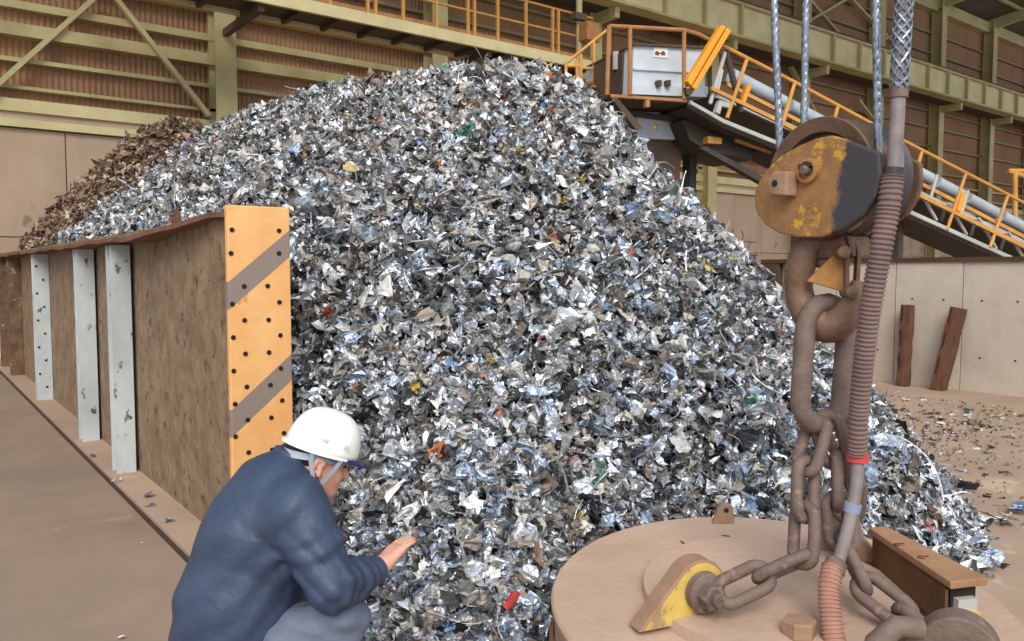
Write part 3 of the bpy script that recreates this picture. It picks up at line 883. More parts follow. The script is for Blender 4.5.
def scatter(name, pts, nrm, size, variants, pal, tfar, rs, base=None, stuffmats=('shredded_mix', 'heap_core')):
    """one mesh of all the pieces that nobody could count (plus the heap surface they lie on)"""
    n = len(pts)
    vid = rs.randint(0, len(variants), n)
    R = rand_rot(rs, n)
    pw_n = np.array([p[2] for p in pal], float); pw_n /= pw_n.sum()
    pw_f = np.array([p[3] for p in pal], float); pw_f /= pw_f.sum()
    u = rs.rand(n)
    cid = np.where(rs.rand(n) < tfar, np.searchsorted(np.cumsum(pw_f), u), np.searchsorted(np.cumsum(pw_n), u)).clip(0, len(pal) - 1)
    cols = np.array([list(p[0]) + [p[1]] for p in pal])[cid]
    cols[:, :3] *= rs.uniform(0.75, 1.2, (n, 1)); cols = np.clip(cols, 0, 0.92)
    allv, allf, allc, off = [], [], [], 0
    for k, (P, F) in enumerate(variants):
        ix = np.where(vid == k)[0]
        if not len(ix): continue
        sc = size[ix][:, None] * rs.uniform(0.8, 1.2, (len(ix), 3))
        Q = np.einsum('nij,nvj->nvi', R[ix], P[None] * sc[:, None, :]) + pts[ix][:, None, :]
        nv = len(P)
        allv.append(Q.reshape(-1, 3))
        allf.append((F[None] + (off + np.arange(len(ix)) * nv)[:, None, None]).reshape(-1, 4))
        allc.append(np.repeat(cols[ix], nv, axis=0))
        off += len(ix) * nv
    npf = sum(len(f) for f in allf)
    if base is not None:
        bv, bf = base
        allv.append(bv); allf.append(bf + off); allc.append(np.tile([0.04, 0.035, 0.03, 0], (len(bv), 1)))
    Vv = np.concatenate(allv).astype(np.float32); Ff = np.concatenate(allf).astype(np.int32); Cc = np.concatenate(allc).astype(np.float32)
    me = bpy.data.meshes.new(name)
    tri = Ff[:, 2] == Ff[:, 3]
    tot = np.where(tri, 3, 4)
    loops = Ff.ravel()[np.stack([np.ones_like(tri), np.ones_like(tri), np.ones_like(tri), ~tri], 1).ravel()]
    me.vertices.add(len(Vv)); me.vertices.foreach_set('co', Vv.ravel())
    me.loops.add(len(loops)); me.loops.foreach_set('vertex_index', loops.astype(np.int32))
    me.polygons.add(len(Ff)); me.polygons.foreach_set('loop_start', np.concatenate([[0], np.cumsum(tot)[:-1]]).astype(np.int32))
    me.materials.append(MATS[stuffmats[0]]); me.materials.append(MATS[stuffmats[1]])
    mi = np.zeros(len(Ff), np.int32); mi[npf:] = 1
    me.update(calc_edges=True)
    me.polygons.foreach_set('material_index', mi)
    at = me.attributes.new('tint', 'FLOAT_COLOR', 'POINT'); at.data.foreach_set('color', Cc.ravel())
    me.shade_flat()
    me.validate()
    o = bpy.data.objects.new(name, me); COL.objects.link(o)
    return o

def grid_surface(hf, x0, x1, y0, y1, step, drop):
    xs = np.arange(x0, x1 + 1e-6, step); ys_ = np.arange(y0, y1 + 1e-6, step)
    X, Y = np.meshgrid(xs, ys_, indexing='ij')
    H = hf(X, Y)
    Z = np.where(H > 0.02, np.maximum(H - drop, 0.003), -0.02)
    Pv = np.stack([X.ravel(), Y.ravel(), Z.ravel()], 1)
    nx, ny = X.shape
    I = (np.arange(nx - 1)[:, None] * ny + np.arange(ny - 1)[None]).ravel()
    Fq = np.stack([I, I + ny, I + ny + 1, I + 1], 1)
    keep = (Z.ravel()[Fq] > -0.01).any(1)
    keep &= ~((X.ravel()[Fq] < XE + 0.03) & (Y.ravel()[Fq] > YE - 0.06)).any(1)
    return Pv, Fq[keep]

def sample_heap(hf, box, n, rs, power, seen=True):
    x0, x1, y0, y1 = box
    out = []
    tot = 0
    while tot < n:
        x = rs.uniform(x0, x1, n); y = rs.uniform(y0, y1, n)
        h = hf(x, y); e = 0.05
        gx = (hf(x + e, y) - hf(x - e, y)) / (2 * e); gy = (hf(x, y + e) - hf(x, y - e)) / (2 * e)
        gx = np.clip(gx, -2.5, 2.5); gy = np.clip(gy, -2.5, 2.5)
        nr = np.stack([-gx, -gy, np.ones(n)], 1); ln = np.linalg.norm(nr, axis=1); nr /= ln[:, None]
        d = SA * x + CA * y
        # how squarely the slope faces the open side of the hall
        fac = -(nr[:, 0] * x + nr[:, 1] * y + nr[:, 2] * (h - 1.6)) / np.sqrt(x * x + y * y + (h - 1.6) ** 2)
        w = np.clip(ln, 1, 2.2) / 2.2 * np.clip(3.0 / np.maximum(d, 2.0), 0, 1) ** power * np.where(fac > -0.15, 1.0, 0.12)
        ok = (h > 0.012) & (rs.rand(n) < w)
        out.append(np.stack([x, y, h], 1)[ok].tolist() and np.concatenate([np.stack([x, y, h], 1)[ok], nr[ok], d[ok][:, None]], 1))
        if isinstance(out[-1], list): out.pop(); continue
        tot += len(out[-1])
    return np.concatenate(out)[:n]

rs = np.random.RandomState(21)
S = sample_heap(heap_h, (1.3, 9.2, 0.6, 14.2), 46000, rs, 1.25)
d = S[:, 6]
dm = np.hypot(S[:, 0] - MAGC.x, S[:, 1] - MAGC.y)
S = S[dm > MAGR + 0.02]; d = S[:, 6]
size = rs.lognormal(math.log(0.088), 0.32, len(S)) * np.interp(d, [2.5, 4, 8, 13], [0.86, 0.95, 1.12, 1.2])
size = np.clip(size, 0.035, 0.20)
pts = S[:, :3] + S[:, 3:6] * (rs.uniform(-0.35, 0.42, len(S)) * size)[:, None]
pts[:, 2] = np.maximum(pts[:, 2], size * 0.25)
# keep the scrap on its own side of the barrier and clear of the magnet
ok = ~((pts[:, 1] > YE - 0.06) & (pts[:, 0] < XE + 0.05) & (pts[:, 2] < ZTOP + 0.02))
ok &= ~((np.hypot(pts[:, 0] - MAGC.x, pts[:, 1] - MAGC.y) < MAGR + size * 0.42) )
S, pts, size, d = S[ok], pts[ok], size[ok], d[ok]
near = d < 4.6
tfar = np.clip((S[:, 2] - 0.9) / 2.4, 0, 1)  # higher pieces take the far mix, so the painted sky blue stays low
base = grid_surface(heap_h, 1.30, 9.6, 0.5, 14.6, 0.10, 0.07)
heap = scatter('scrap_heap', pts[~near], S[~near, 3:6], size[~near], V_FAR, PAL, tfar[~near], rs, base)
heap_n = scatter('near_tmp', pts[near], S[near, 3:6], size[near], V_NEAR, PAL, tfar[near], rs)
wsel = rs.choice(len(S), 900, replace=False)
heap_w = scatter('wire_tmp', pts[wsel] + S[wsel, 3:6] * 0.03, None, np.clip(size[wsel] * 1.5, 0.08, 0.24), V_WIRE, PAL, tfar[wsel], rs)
def merge(o, others):
    bm = bmesh.new()
    bm.from_mesh(o.data)
    for q in others:
        bm.from_mesh(q.data)
    bm.to_mesh(o.data); bm.free()
    for q in others:
        md = q.data; bpy.data.objects.remove(q); bpy.data.meshes.remove(md)
merge(heap, [heap_n, heap_w])
tag(heap, 'huge grey heap of shredded silvery metal scrap filling the bay', 'scrap heap', kind='stuff')

SB = sample_heap(brown_h, (1.8, 8.5, 11.0, 19.8), 7000, rs, 0.2)
szb = np.clip(rs.lognormal(math.log(0.13), 0.3, len(SB)), 0.05, 0.3)
pb = SB[:, :3] + SB[:, 3:6] * (rs.uniform(-0.3, 0.4, len(SB)) * szb)[:, None]
pb[:, 2] = np.maximum(pb[:, 2], szb * 0.3)
ok = (pb[:, 0] > XE + 0.08) & (pb[:, 1] < YB - 0.75)
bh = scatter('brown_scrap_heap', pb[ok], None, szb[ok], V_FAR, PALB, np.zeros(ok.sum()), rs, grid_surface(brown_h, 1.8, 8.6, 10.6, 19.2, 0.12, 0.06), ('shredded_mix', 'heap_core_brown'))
tag(bh, 'rust brown heap of scrap against the back wall behind grey heap', 'scrap heap', kind='stuff')

# ---- the shreds that show largest, each an object of its own
def var_mesh(name, P, F, mat):
    me = bpy.data.meshes.new(name)
    me.from_pydata([tuple(p) for p in P], [], [tuple(f) if f[2] != f[3] else tuple(f[:3]) for f in F])
    me.materials.append(MATS[mat])
    return me
KINDS = [('shred_silver', 'metal_shred', 'crumpled bright silver metal shred lying on the grey scrap heap', 'bright silver shreds on the heap', 62),
         ('shred_blue', 'metal_shred', 'crumpled bluish steel shred lying on the grey scrap heap', 'bluish shreds on the heap', 52),
         ('shred_white', 'metal_shred', 'crumpled white painted shred lying on the grey scrap heap', 'white shreds on the heap', 24),
         ('shred_grey', 'metal_shred', 'crumpled mid grey metal shred lying on the grey scrap heap', 'mid grey shreds on the heap', 56),
         ('shred_dark', 'metal_shred', 'crumpled charcoal metal shred lying on the grey scrap heap', 'charcoal shreds on the heap', 54),
         ('shred_tan', 'metal_shred', 'crumpled dusty tan shred lying on the grey scrap heap', 'dusty tan shreds on the heap', 24),
         ('shred_brown', 'metal_shred', 'crumpled rust brown shred lying on the grey scrap heap', 'rust brown shreds on the heap', 20)]
cand = np.where((d < 4.9) & (S[:, 2] > 0.05))[0]
rs.shuffle(cand)
ci = 0
for mat, nm, lab, grp, cnt in KINDS:
    meshes = [var_mesh(nm, *V_NEAR[rs.randint(0, 40)], mat) for _ in range(7)]
    for k in range(cnt):
        while True:
            q = S[cand[ci % len(cand)]]; ci += 1
            if np.hypot(q[0] - MAGC.x, q[1] - MAGC.y) > MAGR + 0.12 and not (q[0] < XE + 0.12 and q[1] > YE - 0.12): break
        o = bpy.data.objects.new(nm, meshes[k % 7]); COL.objects.link(o)
        s_ = rs.uniform(0.085, 0.14) * (0.8 + 0.06 * q[6])
        o.location = Vector(q[:3]) + Vector(q[3:6]) * s_ * 0.22
        o.rotation_euler = rs.uniform(0, 6.28, 3)
        o.scale = (s_, s_ * rs.uniform(0.7, 1.1), s_ * rs.uniform(0.6, 1.0))
        tag(o, lab, 'scrap piece', grp)

# ---- coloured pieces one can point at, found on the heap's surface
def heap_hit(px, py):
    w, dd = ray(px, py); o = np.array([0, 0, CAMH]); w = np.array(w)
    t = np.linspace(2.2, 14, 2400)
    p = o[None] + w[None] * (t / dd)[:, None]
    hit = (p[:, 2] < heap_h(p[:, 0], p[:, 1])) | (p[:, 2] < 0)
    k = int(np.argmax(hit)) if hit.any() else len(t) - 1
    return Vector(p[k]), float(t[k])
def odd(px, py, wpx, mat, name, lab, cat, strip=0, flat=0.5, seed=1, ang=0):
    p, t = heap_hit(px, py)
    rs_ = np.random.RandomState(seed + int(px))
    P, F = shred_sheet(rs_, 6, 1.4) if not strip else shred_sheet(rs_, 6, strip)
    me = var_mesh(name, P, F, mat)
    o = bpy.data.objects.new(name, me); COL.objects.link(o)
    s_ = wpx / FPX * t
    o.location = p + Vector((0, 0, s_ * 0.15 + 0.03)) - (W(0, 1, 0) - W(0, 0, 0)) * 0.07
    o.rotation_euler = (0.4, ang, -YAW + rs_.uniform(-.5, .5))
    o.scale = (s_, s_ * 0.8, s_ * 0.9)
    tag(o, lab, cat)
odd(748, 406, 17, 'bit_green', 'plastic_lump', 'dark green plastic lump low on the heap near the chain', 'plastic piece')
odd(466, 140, 26, 'bit_green', 'plastic_strip', 'green plastic scrap high on the upper part of the heap', 'plastic piece')
odd(540, 346, 15, 'bit_pink', 'plastic_lump', 'small pinkish red plastic lump at the middle of the heap', 'plastic piece')
odd(492, 365, 13, 'bit_yellow', 'plastic_lump', 'small ochre lump at the middle of the heap', 'plastic piece')
odd(417, 394, 17, 'bit_yellow', 'plastic_scrap', 'yellow plastic scrap on the heap above the white helmet', 'plastic piece')
odd(440, 455, 30, 'bit_orange', 'printed_wrapper', 'crumpled orange and pink wrapper on the heap beside the crouching worker', 'wrapper')
odd(512, 604, 22, 'bit_red', 'plastic_scrap', 'dark red plastic scrap low on the heap beside the lifting magnet', 'plastic piece')
odd(482, 588, 40, 'shred_white', 'bent_plate', 'pale bent metal plate at the foot of the heap by the magnet', 'metal plate')
odd(708, 420, 30, 'shred_white', 'bent_plate', 'large white bent plate low on the heap left of the chain', 'metal plate')
odd(655, 130, 12, 'bit_yellow', 'plastic_scrap', 'tiny yellow scrap near the right shoulder of the heap', 'plastic piece')
odd(519, 157, 14, 'bit_yellow', 'plastic_scrap', 'ochre scrap high on the upper middle of the heap', 'plastic piece')
odd(440, 170, 11, 'bit_orange', 'plastic_scrap', 'orange scrap high on the left part of the heap', 'plastic piece')
odd(309, 152, 11, 'bit_orange', 'plastic_scrap', 'orange scrap on the left shoulder of the heap above the barrier', 'plastic piece')
odd(548, 84, 18, 'bit_orange', 'rusty_plate', 'rusty orange plate sticking out near the summit of the heap', 'metal plate', strip=2.0)
odd(498, 500, 15, 'bit_blue', 'plastic_scrap', 'light blue plastic scrap in the lower front of the heap', 'plastic piece')
odd(545, 112, 12, 'bit_blue', 'plastic_scrap', 'blue plastic scrap just below the summit of the heap', 'plastic piece')
odd(330, 318, 14, 'bit_red', 'plastic_scrap', 'red scrap on the heap right of the orange striped plate', 'plastic piece')
odd(420, 330, 40, 'shred_tan', 'bent_plate', 'long tan bent strip in the middle of the heap', 'metal strip', strip=3)

# ---- loose bits on the yard floor
def loose(px, py, wpx, mat, lab, grp, nm='loose_scrap', strip=1.5, flat=0.35, seed=0, cat='scrap piece'):
    p = onZ(px, py, 0.0)
    t = SA * p.x + CA * p.y
    rs_ = np.random.RandomState(seed + int(px * 7 + py))
    P, F = shred_sheet(rs_, 5, strip)
    P = P.copy(); P[:, 2] *= flat; P[:, 2] -= P[:, 2].min()
    me = var_mesh(nm, P, F, mat)
    o = bpy.data.objects.new(nm, me); COL.objects.link(o)
    s_ = wpx / FPX * t
    o.location = p + Vector((0, 0, 0.002)); o.rotation_euler = (0, 0, rs_.uniform(0, 6.28)); o.scale = (s_, s_, s_)
    tag(o, lab, cat, grp)
for px, py, wp in ((148, 497, 19), (152, 506, 14), (168, 522, 12)):
    loose(px, py, wp, 'shred_blue', 'shiny silver scrap lying on the path beside the barrier', 'silver scraps beside the barrier')
loose(118, 482, 13, 'shred_white', 'pale flake lying at the foot of the pale barrier rib', None)
loose(93, 457, 10, 'shred_grey', 'grey flake lying between two pale barrier ribs', None)
loose(143, 544, 5, 'shred_white', 'tiny white chip lying near the groove in the path', None)
loose(122, 639, 14, 'shred_white', 'white scrap lying on the path behind the worker', None)
loose(1018, 514, 34, 'shred_blue', 'shiny crumpled sheet lying on the yard floor clear of the heap', None, strip=1.6, flat=0.6)
loose(1002, 526, 46, 'shred_grey', 'long flattened grey strip on the yard floor beyond the terminal box', None, strip=3)
loose(990, 520, 30, 'shred_white', 'white flat strip on the yard floor beyond the terminal box', None, strip=3)
loose(955, 490, 60, 'shred_dark', 'dark flattened sheet at the right edge of the heap', None, strip=3)
loose(1000, 567, 20, 'shred_dark', 'small dark box shaped offcut on the floor near the terminal box', None, flat=0.7)
loose(990, 578, 16, 'shred_blue', 'narrow silver sliver on the floor near the terminal box', None, strip=3)
rr = random.Random(4)
LM = ['shred_white', 'shred_dark', 'shred_tan', 'shred_grey', 'shred_brown', 'shred_silver']
LN = {'shred_white': 'white', 'shred_dark': 'dark', 'shred_tan': 'tan', 'shred_grey': 'grey', 'shred_brown': 'brown', 'shred_silver': 'silver'}
for i in range(110):
    if i < 75: px, py = rr.gauss(948, 42), rr.gauss(425, 13)
    else: px, py = rr.uniform(880, 1024), rr.uniform(392, 520)
    if px < 880 + max(0, (py - 410) * 0.75) or py < 390 + (px - 870) * 0.11 or py > 540: continue
    mt = LM[rr.randrange(6)]
    loose(px, py, rr.uniform(6, 15), mt, 'small %s flake strewn on the yard floor before the low wall' % LN[mt], '%s flakes on the yard floor' % LN[mt], 'floor_flake', rr.uniform(1, 2.5), 0.3, i)
# fine litter nobody could count
rsf = np.random.RandomState(9)
nf = 800
lp = np.stack([rsf.normal(950, 50, nf), rsf.normal(424, 17, nf)], 1)
lp[: nf // 3, 0] = rsf.uniform(872, 1030, nf // 3); lp[: nf // 3, 1] = rsf.uniform(388, 530, nf // 3)
ok = (lp[:, 0] > 872 + np.clip((lp[:, 1] - 405) * 0.72, 0, 999)) & (lp[:, 1] > 390 + (lp[:, 0] - 870) * 0.11) & (lp[:, 1] < 560)
lp = lp[ok]
fp = np.array([onZ(a, b, 0.012) for a, b in lp]); 
fp = fp[(fp[:, 0] < XR - 0.15)]
lit = scatter('floor_litter', fp, None, rsf.uniform(0.015, 0.045, len(fp)), V_FAR[:20], PALB + PAL[4:9], np.ones(len(fp)), rsf)
tag(lit, 'fine crumbs of scrap strewn over the brown yard floor', 'litter', kind='stuff')

# ================================================================== LIFTING MAGNET
def frame(org, x, y):
    x = Vector(x).normalized(); y = Vector(y); y = (y - x * y.dot(x)).normalized(); z = x.cross(y)
    return Matrix(((x.x, y.x, z.x, org[0]), (x.y, y.y, z.y, org[1]), (x.z, y.z, z.z, org[2]), (0, 0, 0, 1)))
def DV(lat, d, z=0): return W(lat, d, z) - W(0, 0, 0)      # direction
RIGHT, FWD, UP = DV(1, 0), DV(0, 1), Vector((0, 0, 1))
NM = DV(-0.005, -0.069, 1.0).normalized()
xa = (RIGHT - NM * RIGHT.dot(NM)).normalized(); ya = NM.cross(xa)
MM = frame(MAGC, xa, ya)
def on_disc(px, py, lift=0.0):
    w, d_ = ray(px, py); o = Vector((0, 0, CAMH))
    t = (MAGC + NM * lift - o).dot(NM) / w.dot(NM)
    return o + w * t
def mloc(p): return MM.inverted() @ p

mg = thing('lifting_magnet', 'round dusty brown lifting magnet resting at the foot of the heap', 'magnet', (MAGC.x, MAGC.y, 0.0))
MB().lathe([(0.70, -0.345), (0.80, -0.34), (0.803, -0.30), (0.79, -0.28), (0.79, -0.05), (0.803, -0.03), (0.803, -0.008), (0.795, 0.0), (0.3, 0.004), (0.02, 0.004)], 96, MM).build('magnet_body', 'magnet_dust', mg, smooth=True)
MB().lathe([(0.795, -0.20), (0.81, -0.19), (0.81, -0.15), (0.795, -0.14)], 96, MM, cap=False).build('side_band', 'magnet_side', mg, smooth=True)
# raised centre plate with a straight cut in front
poly = []
for k in range(72):
    a = 2 * math.pi * k / 72
    poly.append((0.47 * math.cos(a), 0.47 * math.sin(a)))
mp_ = Matrix(MM)
m = MB()
vs = [MM @ Vector((x, y, 0.0)) for x, y in poly] + [MM @ Vector((x * 0.992, y * 0.992, 0.042)) for x, y in poly]
nn = len(poly)
m.add(vs, [tuple(range(nn, 2 * nn))] + [(i, (i + 1) % nn, (i + 1) % nn + nn, i + nn) for i in range(nn)])
m.build('centre_plate', 'magnet_dust', mg)
# lugs
def rounded_lug(w, h, n=14):
    pts = [(-w * 0.85, -0.02), (w * 0.36, -0.02)]
    r = w * 0.36
    for k in range(n + 1):
        a = 0.0 + (math.pi * 0.72) * k / n
        pts.append((r * math.cos(a), h - r + r * math.sin(a)))
    return [(-x, z) for x, z in reversed(pts)]
def lug(px, py, ydir, mat_face, w=0.30, h=0.19, th=0.075):
    p = on_disc(px, py, 0.03)
    nd = Vector(ydir).normalized()
    M = frame(p, UP.cross(nd) * -1, nd)        # x along the plate, y out of its face
    M = Matrix.Translation(p) @ Matrix(((-UP.cross(nd).x, nd.x, 0, 0), (-UP.cross(nd).y, nd.y, 0, 0), (0, 0, 1, 0), (0, 0, 0, 1)))
    lg = build_local(MB().prism(rounded_lug(w, h), -th / 2, th / 2), 'lug', 'lug_paint', mg, M, bevel=0.006)
    return lg, M
LUGN = DV(0.38, -0.925)
lg, ML = lug(694, 611, LUGN, 'lug_yellow', 0.28)
o = MB().prism([(x * 0.93, 0.004 + z * 0.93) for x, z in rounded_lug(0.28, 0.19)], 0.0375, 0.041).build('lug_face', 'lug_yellow', None)
o.parent = lg; o['label'] = 'worn yellow paint on the lug face'
hz = 0.19 - 0.28 * 0.36
RX = Matrix.Rotation(-math.pi / 2, 4, 'X')
def on_lug(m, name, mat, smooth=False):
    o = m.build(name, mat, None, smooth); o.parent = lg; return o
TP = Matrix.Translation((0.0, 0.0, hz)) @ RX
on_lug(MB().lathe([(0.062, 0.041), (0.068, 0.046), (0.068, 0.075), (0.062, 0.08)], 28, TP), 'washer', 'chain_steel', True)
on_lug(MB().lathe([(0.046, 0.08), (0.046, 0.118), (0.038, 0.124)], 6, TP), 'nut', 'chain_steel')
on_lug(MB().lathe([(0.024, 0.12), (0.024, 0.14), (0.02, 0.144)], 16, TP), 'pin_end', 'chain_steel', True)
on_lug(MB().tube([(0.0, 0.135, hz - 0.055), (0.004, 0.138, hz + 0.02)], 0.005, 6), 'split_pin', 'hook_steel')
on_lug(MB().lathe([(0.03, -0.05), (0.03, 0.042)], 16, TP), 'pin', 'chain_steel', True)
lg2, ML2 = lug(958, 676, DV(-0.5, -0.86), 'lug_paint', 0.30, 0.19, 0.09)
lg2.data.materials[0] = MATS['chain_steel']
o = MB().lathe([(0.03, -0.12), (0.03, 0.12)], 16, Matrix.Translation((0, 0, 0.09)) @ RX).build('pin', 'chain_steel', None, True); o.parent = lg2
o = MB().tube([(0.10, 0.05, 0.14), (0.16, 0.09, 0.15), (0.21, 0.12, 0.10), (0.23, 0.13, 0.0)], 0.032, 12).build('shackle_bow', 'chain_steel', None, True); o.parent = lg2
lg3, ML3 = lug(832, 552, DV(0.3, 0.95), 'lug_paint', 0.24, 0.15, 0.06)
o = MB().lathe([(0.025, -0.09), (0.025, 0.09)], 16, Matrix.Translation((0, 0, 0.085)) @ RX).build('pin', 'chain_steel', None, True); o.parent = lg3
# yellow gusset of the front lug foot, hex bolt, lifting tab on the far rim
def hexbolt(px, py, r, h, lift):
    p = on_disc(px, py, lift)
    MB().lathe([(r, 0), (r, h * 0.85), (r * 0.88, h)], 6, Matrix.Translation(p) @ Matrix.Rotation(0.3, 4, 'Z')).build('hex_bolt', 'lug_paint', mg)
hexbolt(799, 634, 0.055, 0.05, 0.042)
p = on_disc(723, 523, 0.0)
Mt = Matrix.Translation(p) @ Matrix.Rotation(-YAW, 4, 'Z')
tb = build_local(MB().prism([(-0.052, -0.005), (0.048, -0.005), (0.042, 0.075), (0.028, 0.09), (-0.008, 0.088), (-0.024, 0.07)], -0.014, 0.014), 'rim_tab', 'lug_paint', mg, Mt, bevel=0.004)
o = MB().lathe([(0.011, -0.016), (0.011, 0.016)], 12, Matrix.Translation((0.010, 0, 0.062)) @ RX).build('tab_hole', 'hole_dark', None); o.parent = tb
# terminal box
tx = thing('terminal_box', 'rusty steel terminal box bolted on the rim of the lifting magnet', 'box', tuple(on_disc(920, 590)))
tx.parent = None
ORG[tx.name] = Vector(on_disc(920, 590)); tx.location = ORG[tx.name]
def quad_prism(q, z0, z1):
    n = len(q)
    vs = [W(a, b, z0) for a, b in q] + [W(a, b, z1) for a, b in q]
    return MB().add(vs, [tuple(reversed(range(n))), tuple(range(n, 2 * n))] + [(i, (i + 1) % n, (i + 1) % n + n, i + n) for i in range(n)])
Lq = [(1.375, 3.03), (1.45, 3.045), (1.535, 2.52), (1.395, 2.485)]
Bq = [(1.385, 3.015), (1.44, 3.02), (1.515, 2.56), (1.40, 2.53)]
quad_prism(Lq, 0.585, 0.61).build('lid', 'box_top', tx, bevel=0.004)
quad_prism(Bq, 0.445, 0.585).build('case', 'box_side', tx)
quad_prism([(1.392, 2.76), (1.40, 2.76), (1.405, 2.515), (1.395, 2.515)], 0.45, 0.575).build('cover_plate', 'box_side', tx)
quad_prism([(1.412, 2.535), (1.505, 2.555), (1.507, 2.540), (1.414, 2.52)], 0.455, 0.572).build('end_recess', 'hole_dark', tx)
quad_prism([(1.425, 2.525), (1.495, 2.54), (1.50, 2.515), (1.43, 2.50)], 0.505, 0.545).build('terminal_block', 'pale_steel', tx)
quad_prism([(1.412, 2.515), (1.50, 2.53), (1.505, 2.505), (1.417, 2.49)], 0.475, 0.505).build('warning_strip', 'lug_yellow', tx)
for (a, b) in ((1.40, 2.83), (1.42, 2.70)):
    MB().tube([W(a + 0.02 * math.cos(t), b + 0.012 * math.sin(t), 0.612) for t in np.linspace(0.4, 4.6, 12)], 0.003, 6).build('bolt_ring', 'box_side', tx)

for k, (pts, lab) in enumerate((([(681, 541), (685, 544), (690, 549), (693, 548)], 'short straight bit of wire lying on the magnet by the raised plate'),
                                ([(722, 535), (729, 536), (731, 540), (724, 542), (729, 546)], 'curled bit of wire lying on the magnet below the rim tab'))):
    o = MB().tube([on_disc(a, b, 0.007) for a, b in pts], 0.0035, 6).build('wire_scrap', 'hook_steel', None, smooth=True)
    tag(o, lab, 'wire')
# ================================================================== HOOK BLOCK
BO = on_d(838, 181, 2.8)
EX = DV(0.545, -0.8385); EY = DV(0.8385, 0.545)
MBK = Matrix(((EX.x, EY.x, 0, BO.x), (EX.y, EY.y, 0, BO.y), (EX.z, EY.z, 1, BO.z), (0, 0, 0, 1)))
hk = thing('hook_block', 'rusty crane hook block with worn yellow and black cheek plate', 'hook block', (BO.x, BO.y, BO.z - 0.5))
def bl(m, name, mat, smooth=False, bevel=0): return build_local(m, name, mat, hk, MBK, smooth, bevel)
RYX = Matrix.Rotation(-math.pi / 2, 4, 'X')
def sheave_prof(c):
    return [(0.04, c - 0.05), (0.075, c - 0.05), (0.08, c - 0.03), (0.150, c - 0.025), (0.158, c - 0.05), (0.204, c - 0.058), (0.208, c - 0.05), (0.180, c - 0.012), (0.180, c + 0.012), (0.208, c + 0.05), (0.204, c + 0.058), (0.158, c + 0.05), (0.150, c + 0.025), (0.08, c + 0.03), (0.04, c + 0.05)]
bl(MB().lathe(sheave_prof(-0.06), 64, RYX), 'sheave', 'sheave_rust', True)
bl(MB().lathe(sheave_prof(0.06), 64, RYX), 'sheave', 'sheave_dark', True)
ck_px = [(756, 204), (756, 190), (761, 177), (770, 166), (784, 155), (802, 147), (818, 143), (833, 142), (845, 147), (862, 157), (876, 165), (878, 185), (874, 205), (864, 222), (847, 234), (826, 241), (803, 240), (783, 235), (769, 226), (760, 215)]
ckp = [((x - 812) / (300 * 0.84), (181 - y) / 300) for x, y in ck_px]
bl(MB().prism(ckp, -0.165, -0.135), 'cheek_plate', 'cheek_paint', False, 0.006)
bl(MB().prism([(x * 0.86, z * 0.9) for x, z in ckp], 0.125, 0.145), 'cheek_plate', 'sheave_rust', False, 0.006)
bl(MB().prism([(x * 0.86, z * 0.9) for x, z in ckp if True], 0.0 - 0.004, 0.0 + 0.004), 'divider_plate', 'sheave_dark')
# rim strap closing the right and lower side of the front cheek
strap = ckp[10:16]
m = MB()
for a, b in zip(strap[:-1], strap[1:]):
    m.add([(a[0], -0.15, a[1]), (b[0], -0.15, b[1]), (b[0], -0.125, b[1]), (a[0], -0.125, a[1]), (a[0] * .93, -0.15, a[1] * .93), (b[0] * .93, -0.15, b[1] * .93), (b[0] * .93, -0.125, b[1] * .93), (a[0] * .93, -0.125, a[1] * .93)],
          [(0, 1, 2, 3), (4, 7, 6, 5), (3, 2, 6, 7), (0, 4, 5, 1)])
bl(m, 'rim_strap', 'sheave_rust')
ax0, az0 = (813 - 812) / 252, (181 - 174) / 300
TA = Matrix.Translation((ax0, -0.165, az0)) @ Matrix.Rotation(math.pi / 2, 4, 'X')
bl(MB().lathe([(0.042, 0), (0.042, 0.014), (0.036, 0.018), (0.030, 0.018), (0.030, 0.006)], 32, TA), 'axle_ring', 'latch_yellow', True)
bl(MB().lathe([(0.016, 0), (0.016, 0.03), (0.012, 0.034)], 14, TA), 'axle_bolt', 'chain_steel', True)
bl(MB().box((ax0 - 0.028, -0.186, az0 + 0.012), (ax0 + 0.022, -0.171, az0 + 0.024)), 'keeper_bar', 'sheave_dark')
bl(MB().lathe([(0.05, -0.14), (0.05, 0.15)], 24, RYX), 'axle', 'sheave_dark', True)
lx, lz = (792 - 812) / 252, (181 - 185) / 300
eye = bl(MB().prism([(lx - 0.02, lz - 0.04), (lx + 0.04, lz - 0.045), (lx + 0.042, lz + 0.036), (lx - 0.015, lz + 0.04), (lx - 0.036, lz + 0.022), (lx - 0.038, lz - 0.015)], -0.225, -0.165), 'eye_block', 'lug_paint', False, 0.006)
o = MB().lathe([(0.011, -0.002), (0.011, 0.004)], 12, Matrix.Translation((lx - 0.006, -0.225, lz)) @ Matrix.Rotation(math.pi / 2, 4, 'X')).build('eye_hole', 'hole_dark', None); o.parent = eye
